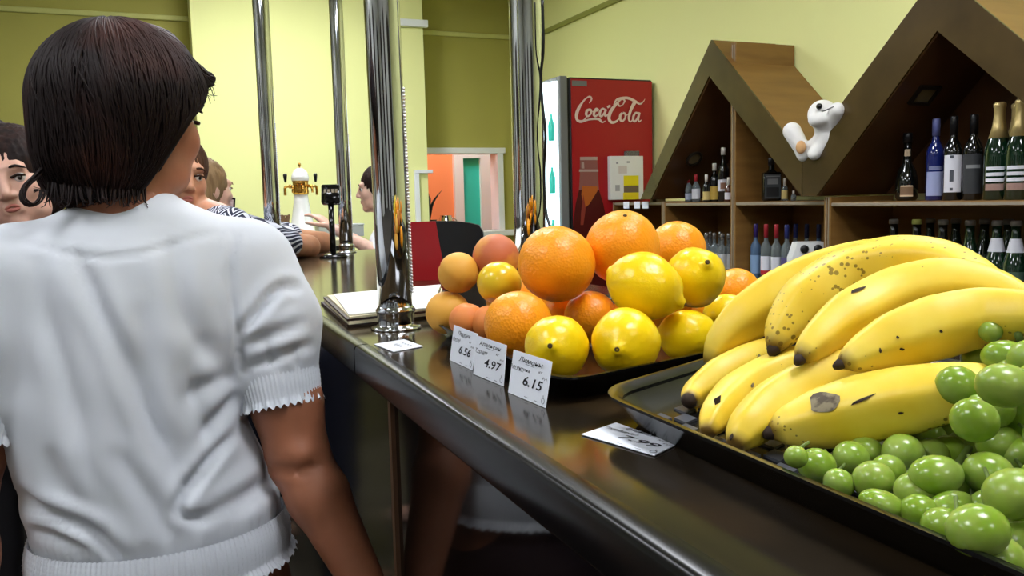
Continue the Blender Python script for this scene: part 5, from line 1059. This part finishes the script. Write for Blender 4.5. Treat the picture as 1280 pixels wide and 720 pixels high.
# blouse: torso and puffed sleeves in one cloth surface
cR0 = wp(345, 468, 1.125); cR1 = wp(350, 496, 1.118); cL0 = np.array([-.205, 1.135, 1.105]); cL1 = np.array([-.210, 1.132, 1.07])
def blouse_f(P):
    d = torso_w(P)
    d = -smin(-d, P[..., 2]-.880, .012)
    for S, C0, sg in ((sR, cR0, 1), (sL, cL0, -1)):
        mid = S*.42+C0*.58+np.array([sg*.008, -.004, .006]); d = smin(d, d_cone(P, S+[-sg*.01, 0, .0], mid, .056, .056), .035); d = smin(d, d_cone(P, mid, C0+np.array([0, 0, .001]), .0585, .0545), .02)
    return d
h = .0062
V, Fc = sgrid(blouse_f, (-.30, 1.0, .86), (.24, 1.30, 1.37), h)
for _ in range(1): Nn = normals(V, Fc)
back = np.clip(-Nn[:, 1]*2.0+.35, 0, 1)
folds = [([(292, 541), (262, 575), (232, 615), (224, 634), (232, 646), (262, 645)], .011, 6.5, .6), ([(300, 488), (280, 512), (262, 536), (252, 556)], .008, 8, .5), ([(298, 470), (262, 480), (225, 505)], .006, 10, .5),
         ([(92, 312), (118, 370), (150, 435), (180, 505), (210, 570), (232, 615)], .0085, 11, .8), ([(45, 318), (60, 400), (85, 480), (105, 560), (120, 640)], .005, 13, .8), ([(172, 380), (180, 440), (190, 510), (205, 560)], .006, 12, .7), ([(215, 300), (222, 350), (235, 400), (262, 440), (294, 470)], .006, 13, .7),
         ([(20, 610), (45, 634), (85, 650), (120, 668), (150, 700)], .009, 8, .8), ([(38, 660), (75, 672), (110, 690)], .006, 7, .5), ([(345, 600), (310, 618), (270, 640), (225, 668)], .006, 10, .7), ([(346, 560), (330, 600), (300, 640), (262, 668)], .004, 10, .6),
         ([(376, 361), (350, 360), (328, 383), (312, 403), (299, 418)], .0085, 6, .9), ([(385, 400), (350, 415), (320, 425), (300, 432)], .005, 7, .7), ([(394, 430), (360, 440), (330, 452), (306, 458)], .005, 6, .7), ([(300, 432), (305, 455), (312, 470)], .004, 5, .5), ([(330, 420), (338, 445), (345, 462)], .0035, 5, .5), ([(365, 430), (368, 448), (372, 460)], .0035, 5, .5),
         ([(293, 288), (289, 330), (291, 375), (298, 418), (300, 470)], .0055, 4.5, .8), ([(20, 300), (90, 318), (150, 322), (215, 306), (280, 288)], .0022, 4, .4), ([(250, 420), (240, 470), (250, 520), (270, 560)], .005, 12, .7), ([(140, 560), (170, 600), (195, 640), (210, 680)], .005, 11, .7), ([(60, 560), (80, 610), (120, 650)], .0045, 12, .7)]
D = np.zeros(len(V))
for line, dep, w_, rg in folds:
    ds = pxdist(V, line); tp = np.clip(np.sin(math.pi*np.clip(pxdist.par, 0, 1)), 0, 1)**.55; dep *= 1.3; D -= tp*dep*np.exp(-(ds/w_)**2); D += tp*dep*.5*rg*np.exp(-((ds-2.0*w_)/(1.2*w_))**2)
V = V+Nn*(D*back)[:, None]
V = V+Nn*(.0012*np.sin(V[:, 0]*70+V[:, 2]*25)*np.sin(V[:, 2]*48-V[:, 0]*20)*back)[:, None]
# gathers just above cuffs and hem
gz = np.exp(-np.clip(V[:, 2]-.918, 0, 1)/.018); V = V+Nn*(.0022*np.sin(np.arctan2(V[:, 1]-YW, V[:, 0]-X0)*70)*gz)[:, None]
bl = obj('blouse', (V, Fc), m_blouse, t, world=True)
def smock(c0, c1, a0, a1, ex, ey, name, frill, n1, n2, rows=22, seg=260, tilt=None):
    """elastic smocked band between two centres with a frilled lower edge"""
    c0, c1, ex, ey = (np.asarray(x, float) for x in (c0, c1, ex, ey)); V = []; Fc = []; ph = rng.uniform(0, 6.28, 8)
    for j in range(rows+5):
        s_ = j/rows; cc = c0+(c1-c0)*s_; 
        for i in range(seg):
            th = 2*math.pi*i/seg; k = 1.0; pf = 1+.018*math.sin(5*th+1.3)
            am = .020*math.sin(n1*th+.7*math.sin(3*th))*(.65+.35*math.cos(j*2.2+2*math.sin(4*th)))
            if j >= rows: f_ = (j-rows+1)/5; am = .020*math.sin(n1*th)*(1-f_)+f_*(frill*(.6*math.sin(n2*th+ph[0])+.4*math.sin(n2*1.7*th+ph[1]))+.05); 
            bul = .02*math.sin(min(s_, 1)*math.pi)
            rr = (1+am+bul); p = cc+ex*math.cos(th)*(a0[0]+(a1[0]-a0[0])*s_)*rr+ey*math.sin(th)*(a0[1]+(a1[1]-a0[1])*s_)*rr
            if j == rows+4: p = p+nrm(c1-c0)*.0022*math.sin(n2*2*th+ph[2])
            V.append(p)
        if j:
            for i in range(seg): i2 = (i+1) % seg; Fc.append(((j-1)*seg+i, (j-1)*seg+i2, j*seg+i2, j*seg+i))
    return obj(name, (V, Fc), m_blouse, bl, world=True)
for c0, c1 in ((cR0, cR1), (cL0, cL1)):
    ax_ = nrm(c1-c0); ex = nrm(np.cross(ax_, [0, 1, 0])); ey = np.cross(ax_, ex); smock(c0-ax_*.012, c1+ax_*.004, (.0555, .0555), (.0525, .0525), ex, ey, 'cuff', .055, 64, 19)
smock((-.0125, YW, .918), (-.012, YW, .868), (.153, .123), (.157, .127), (1, 0, 0), (0, 1, 0), 'hem_band', .016, 150, 42, seg=520)
# skirt
sz = np.array([.0, .40, .43, .60, .80, .90, .93]); sa = np.array([.01, .01, .185, .185, .172, .128, .118]); sb = np.array([.01, .01, .15, .152, .14, .100, .092])
def skirt_f(P):
    z = P[..., 2]; a = np.interp(z, sz, sa); b = np.interp(z, sz, sb); return (np.sqrt(((P[..., 0]-X0)/a)**2+((P[..., 1]-YW)/b)**2)-1)*np.minimum(a, b)*.8
obj('skirt', sgrid(skirt_f, (-.24, .96, .40), (.20, 1.34, .93), .011), m_skirt, t, world=True)
# hair: shaped cap under combed strands
h1 = wp(151, 131, 1.155); h2 = wp(128, 192, 1.14); f0 = wp(190, 88, 1.20); f1 = wp(256, 101, 1.245); s0 = wp(178, 140, 1.16); s1 = wp(170, 222, 1.145); n0 = wp(88, 222, 1.13); n1 = wp(148, 228, 1.13); w0 = wp(60, 130, 1.15)
kA = wp(252, 116); kB = wp(173, 246); kd = nrm([kB[0]-kA[0], kB[2]-kA[2]]); kN = np.array([-kd[1], kd[0]])   # cheek line where the hair is cut away
def hair_f(P):
    d = d_ell(P, h1, (.097, .104, .097)); d = smin(d, d_ell(P, h2, (.068, .074, .064)), .03); d = smin(d, d_cone(P, f0, f1, .045, .007), .03); d = smin(d, d_cone(P, s0, s1, .036, .018), .02); d = smin(d, d_cone(P, n0, n1, .022, .020), .02)
    q = (P-HC)@RH; d = np.maximum(d, -d_ell(q, (.004, .125, -.055), (.066, .108, .098)))
    return -smin(-d, -((P[..., 0]-kA[0])*kN[0]+(P[..., 2]-kA[2])*kN[1]), .008)
m_hmain = mat('hair_main', (22, 14, 13), .6, spec=.2, noise=(40, 2, (40, 22, 18), .42, .7, (1, 1, .25))); m_hst = mat('hair_strand', (28, 17, 16), .55, spec=.25, noise=(8, 2, (76, 45, 38), .48, .74))
hv, hfc = sgrid(hair_f, (-.20, .95, 1.29), (.16, 1.36, 1.60), .006); hn = normals(hv, hfc); an = np.arctan2(hv[:, 0]-h1[0], hv[:, 1]-h1[1]); hv = hv+hn*(.0018*np.sin(an*40)+.0012*np.sin(an*83+hv[:, 2]*40))[:, None]
hr = obj('hair', (hv, hfc), m_hmain, t, world=True)
crown = wp(135, 36, 1.15); N_ = 2600; th = rng.uniform(0, 2*math.pi, N_); rd = np.abs(rng.normal(0, .055, N_))+.003; seeds = crown+np.stack([rd*np.cos(th), rd*np.sin(th), -rd*.3], 1)
fdir = np.array([math.sin(yaw), math.cos(yaw), 0])
def gdir(P, i):
    r = P-crown; o = np.stack([r[:, 0], r[:, 1], 0*r[:, 0]], 1); o /= np.linalg.norm(o, axis=1)[:, None]+1e-6; k = np.clip((crown[2]-P[:, 2])/.10, .25, 2.0)[:, None]
    low_ = np.clip((1.375-P[:, 2])/.05, 0, 1)[:, None]; g = o*(1.0/k)+np.array([0, 0, -1.0])*k
    toface = (r@fdir > .06)[:, None]; g = g+np.where(toface, fdir*.55, 0)
    return g/np.linalg.norm(g, axis=1)[:, None]
zend = rng.normal(1.335, .012, N_)
def stop(P, i):
    q = (P-HC)@RH; return (P[:, 2] < zend) | ((q[:, 1] > .085) & (q[:, 2] < .035)) | ((q[:, 1] > .02) & (q[:, 2] < .0) & (np.abs(q[:, 0]) < .078) & (i > 4))
obj('hair_strands', strands(hair_f, seeds, 40, .0085, gdir, stop, 0, .0013), m_hst, hr, world=True)['kind'] = 'stuff'
# flicked ends on both sides
cv = []
for k in range(14):
    j = rng.normal(0, 1.6, 2); cv.append(tube(spline([wp(62+j[0], 205+j[1], 1.11), wp(44+j[0], 222+j[1], 1.09), wp(30+j[0], 236+j[1], 1.085), wp(29+j[0], 250+j[1], 1.08), wp(40+j[0], 257+j[1]*.5, 1.08), wp(50+j[0], 250+j[1], 1.085), wp(53+j[0], 238, 1.09), wp(42, 238+j[1], 1.095)], 24), np.linspace(.0016, .0004, 24), 4, False))
for k in range(60):
    x = rng.uniform(60, 185); d_ = rng.uniform(-1, 1); L_ = rng.uniform(10, 26); yy = 1.075+.03*((x-120)/70)**2; cv.append(tube(spline([wp(x, 222, yy+.008), wp(x+d_*3, 238, yy), wp(x+d_*7, 242+L_*.55, yy-.004), wp(x+d_*14, 244+L_*.62, yy-.006)], 10), np.linspace(.0022, .0004, 10), 4, False))
for k in range(40):
    a = rng.uniform(0, 1); x0 = 205+a*40; y0 = 62+a*34; cv.append(tube(spline([wp(x0-26, y0-16, 1.19), wp(x0, y0+4, 1.22), wp(x0+16+rng.normal(0, 3), y0+14+rng.normal(0, 4), 1.235), wp(x0+24+rng.normal(0, 4), y0+24+rng.normal(0, 6), 1.24)], 10), np.linspace(.0022, .0004, 10), 4, False))
obj('hair_ends', join(*cv), m_hst, hr, world=True)['kind'] = 'stuff'
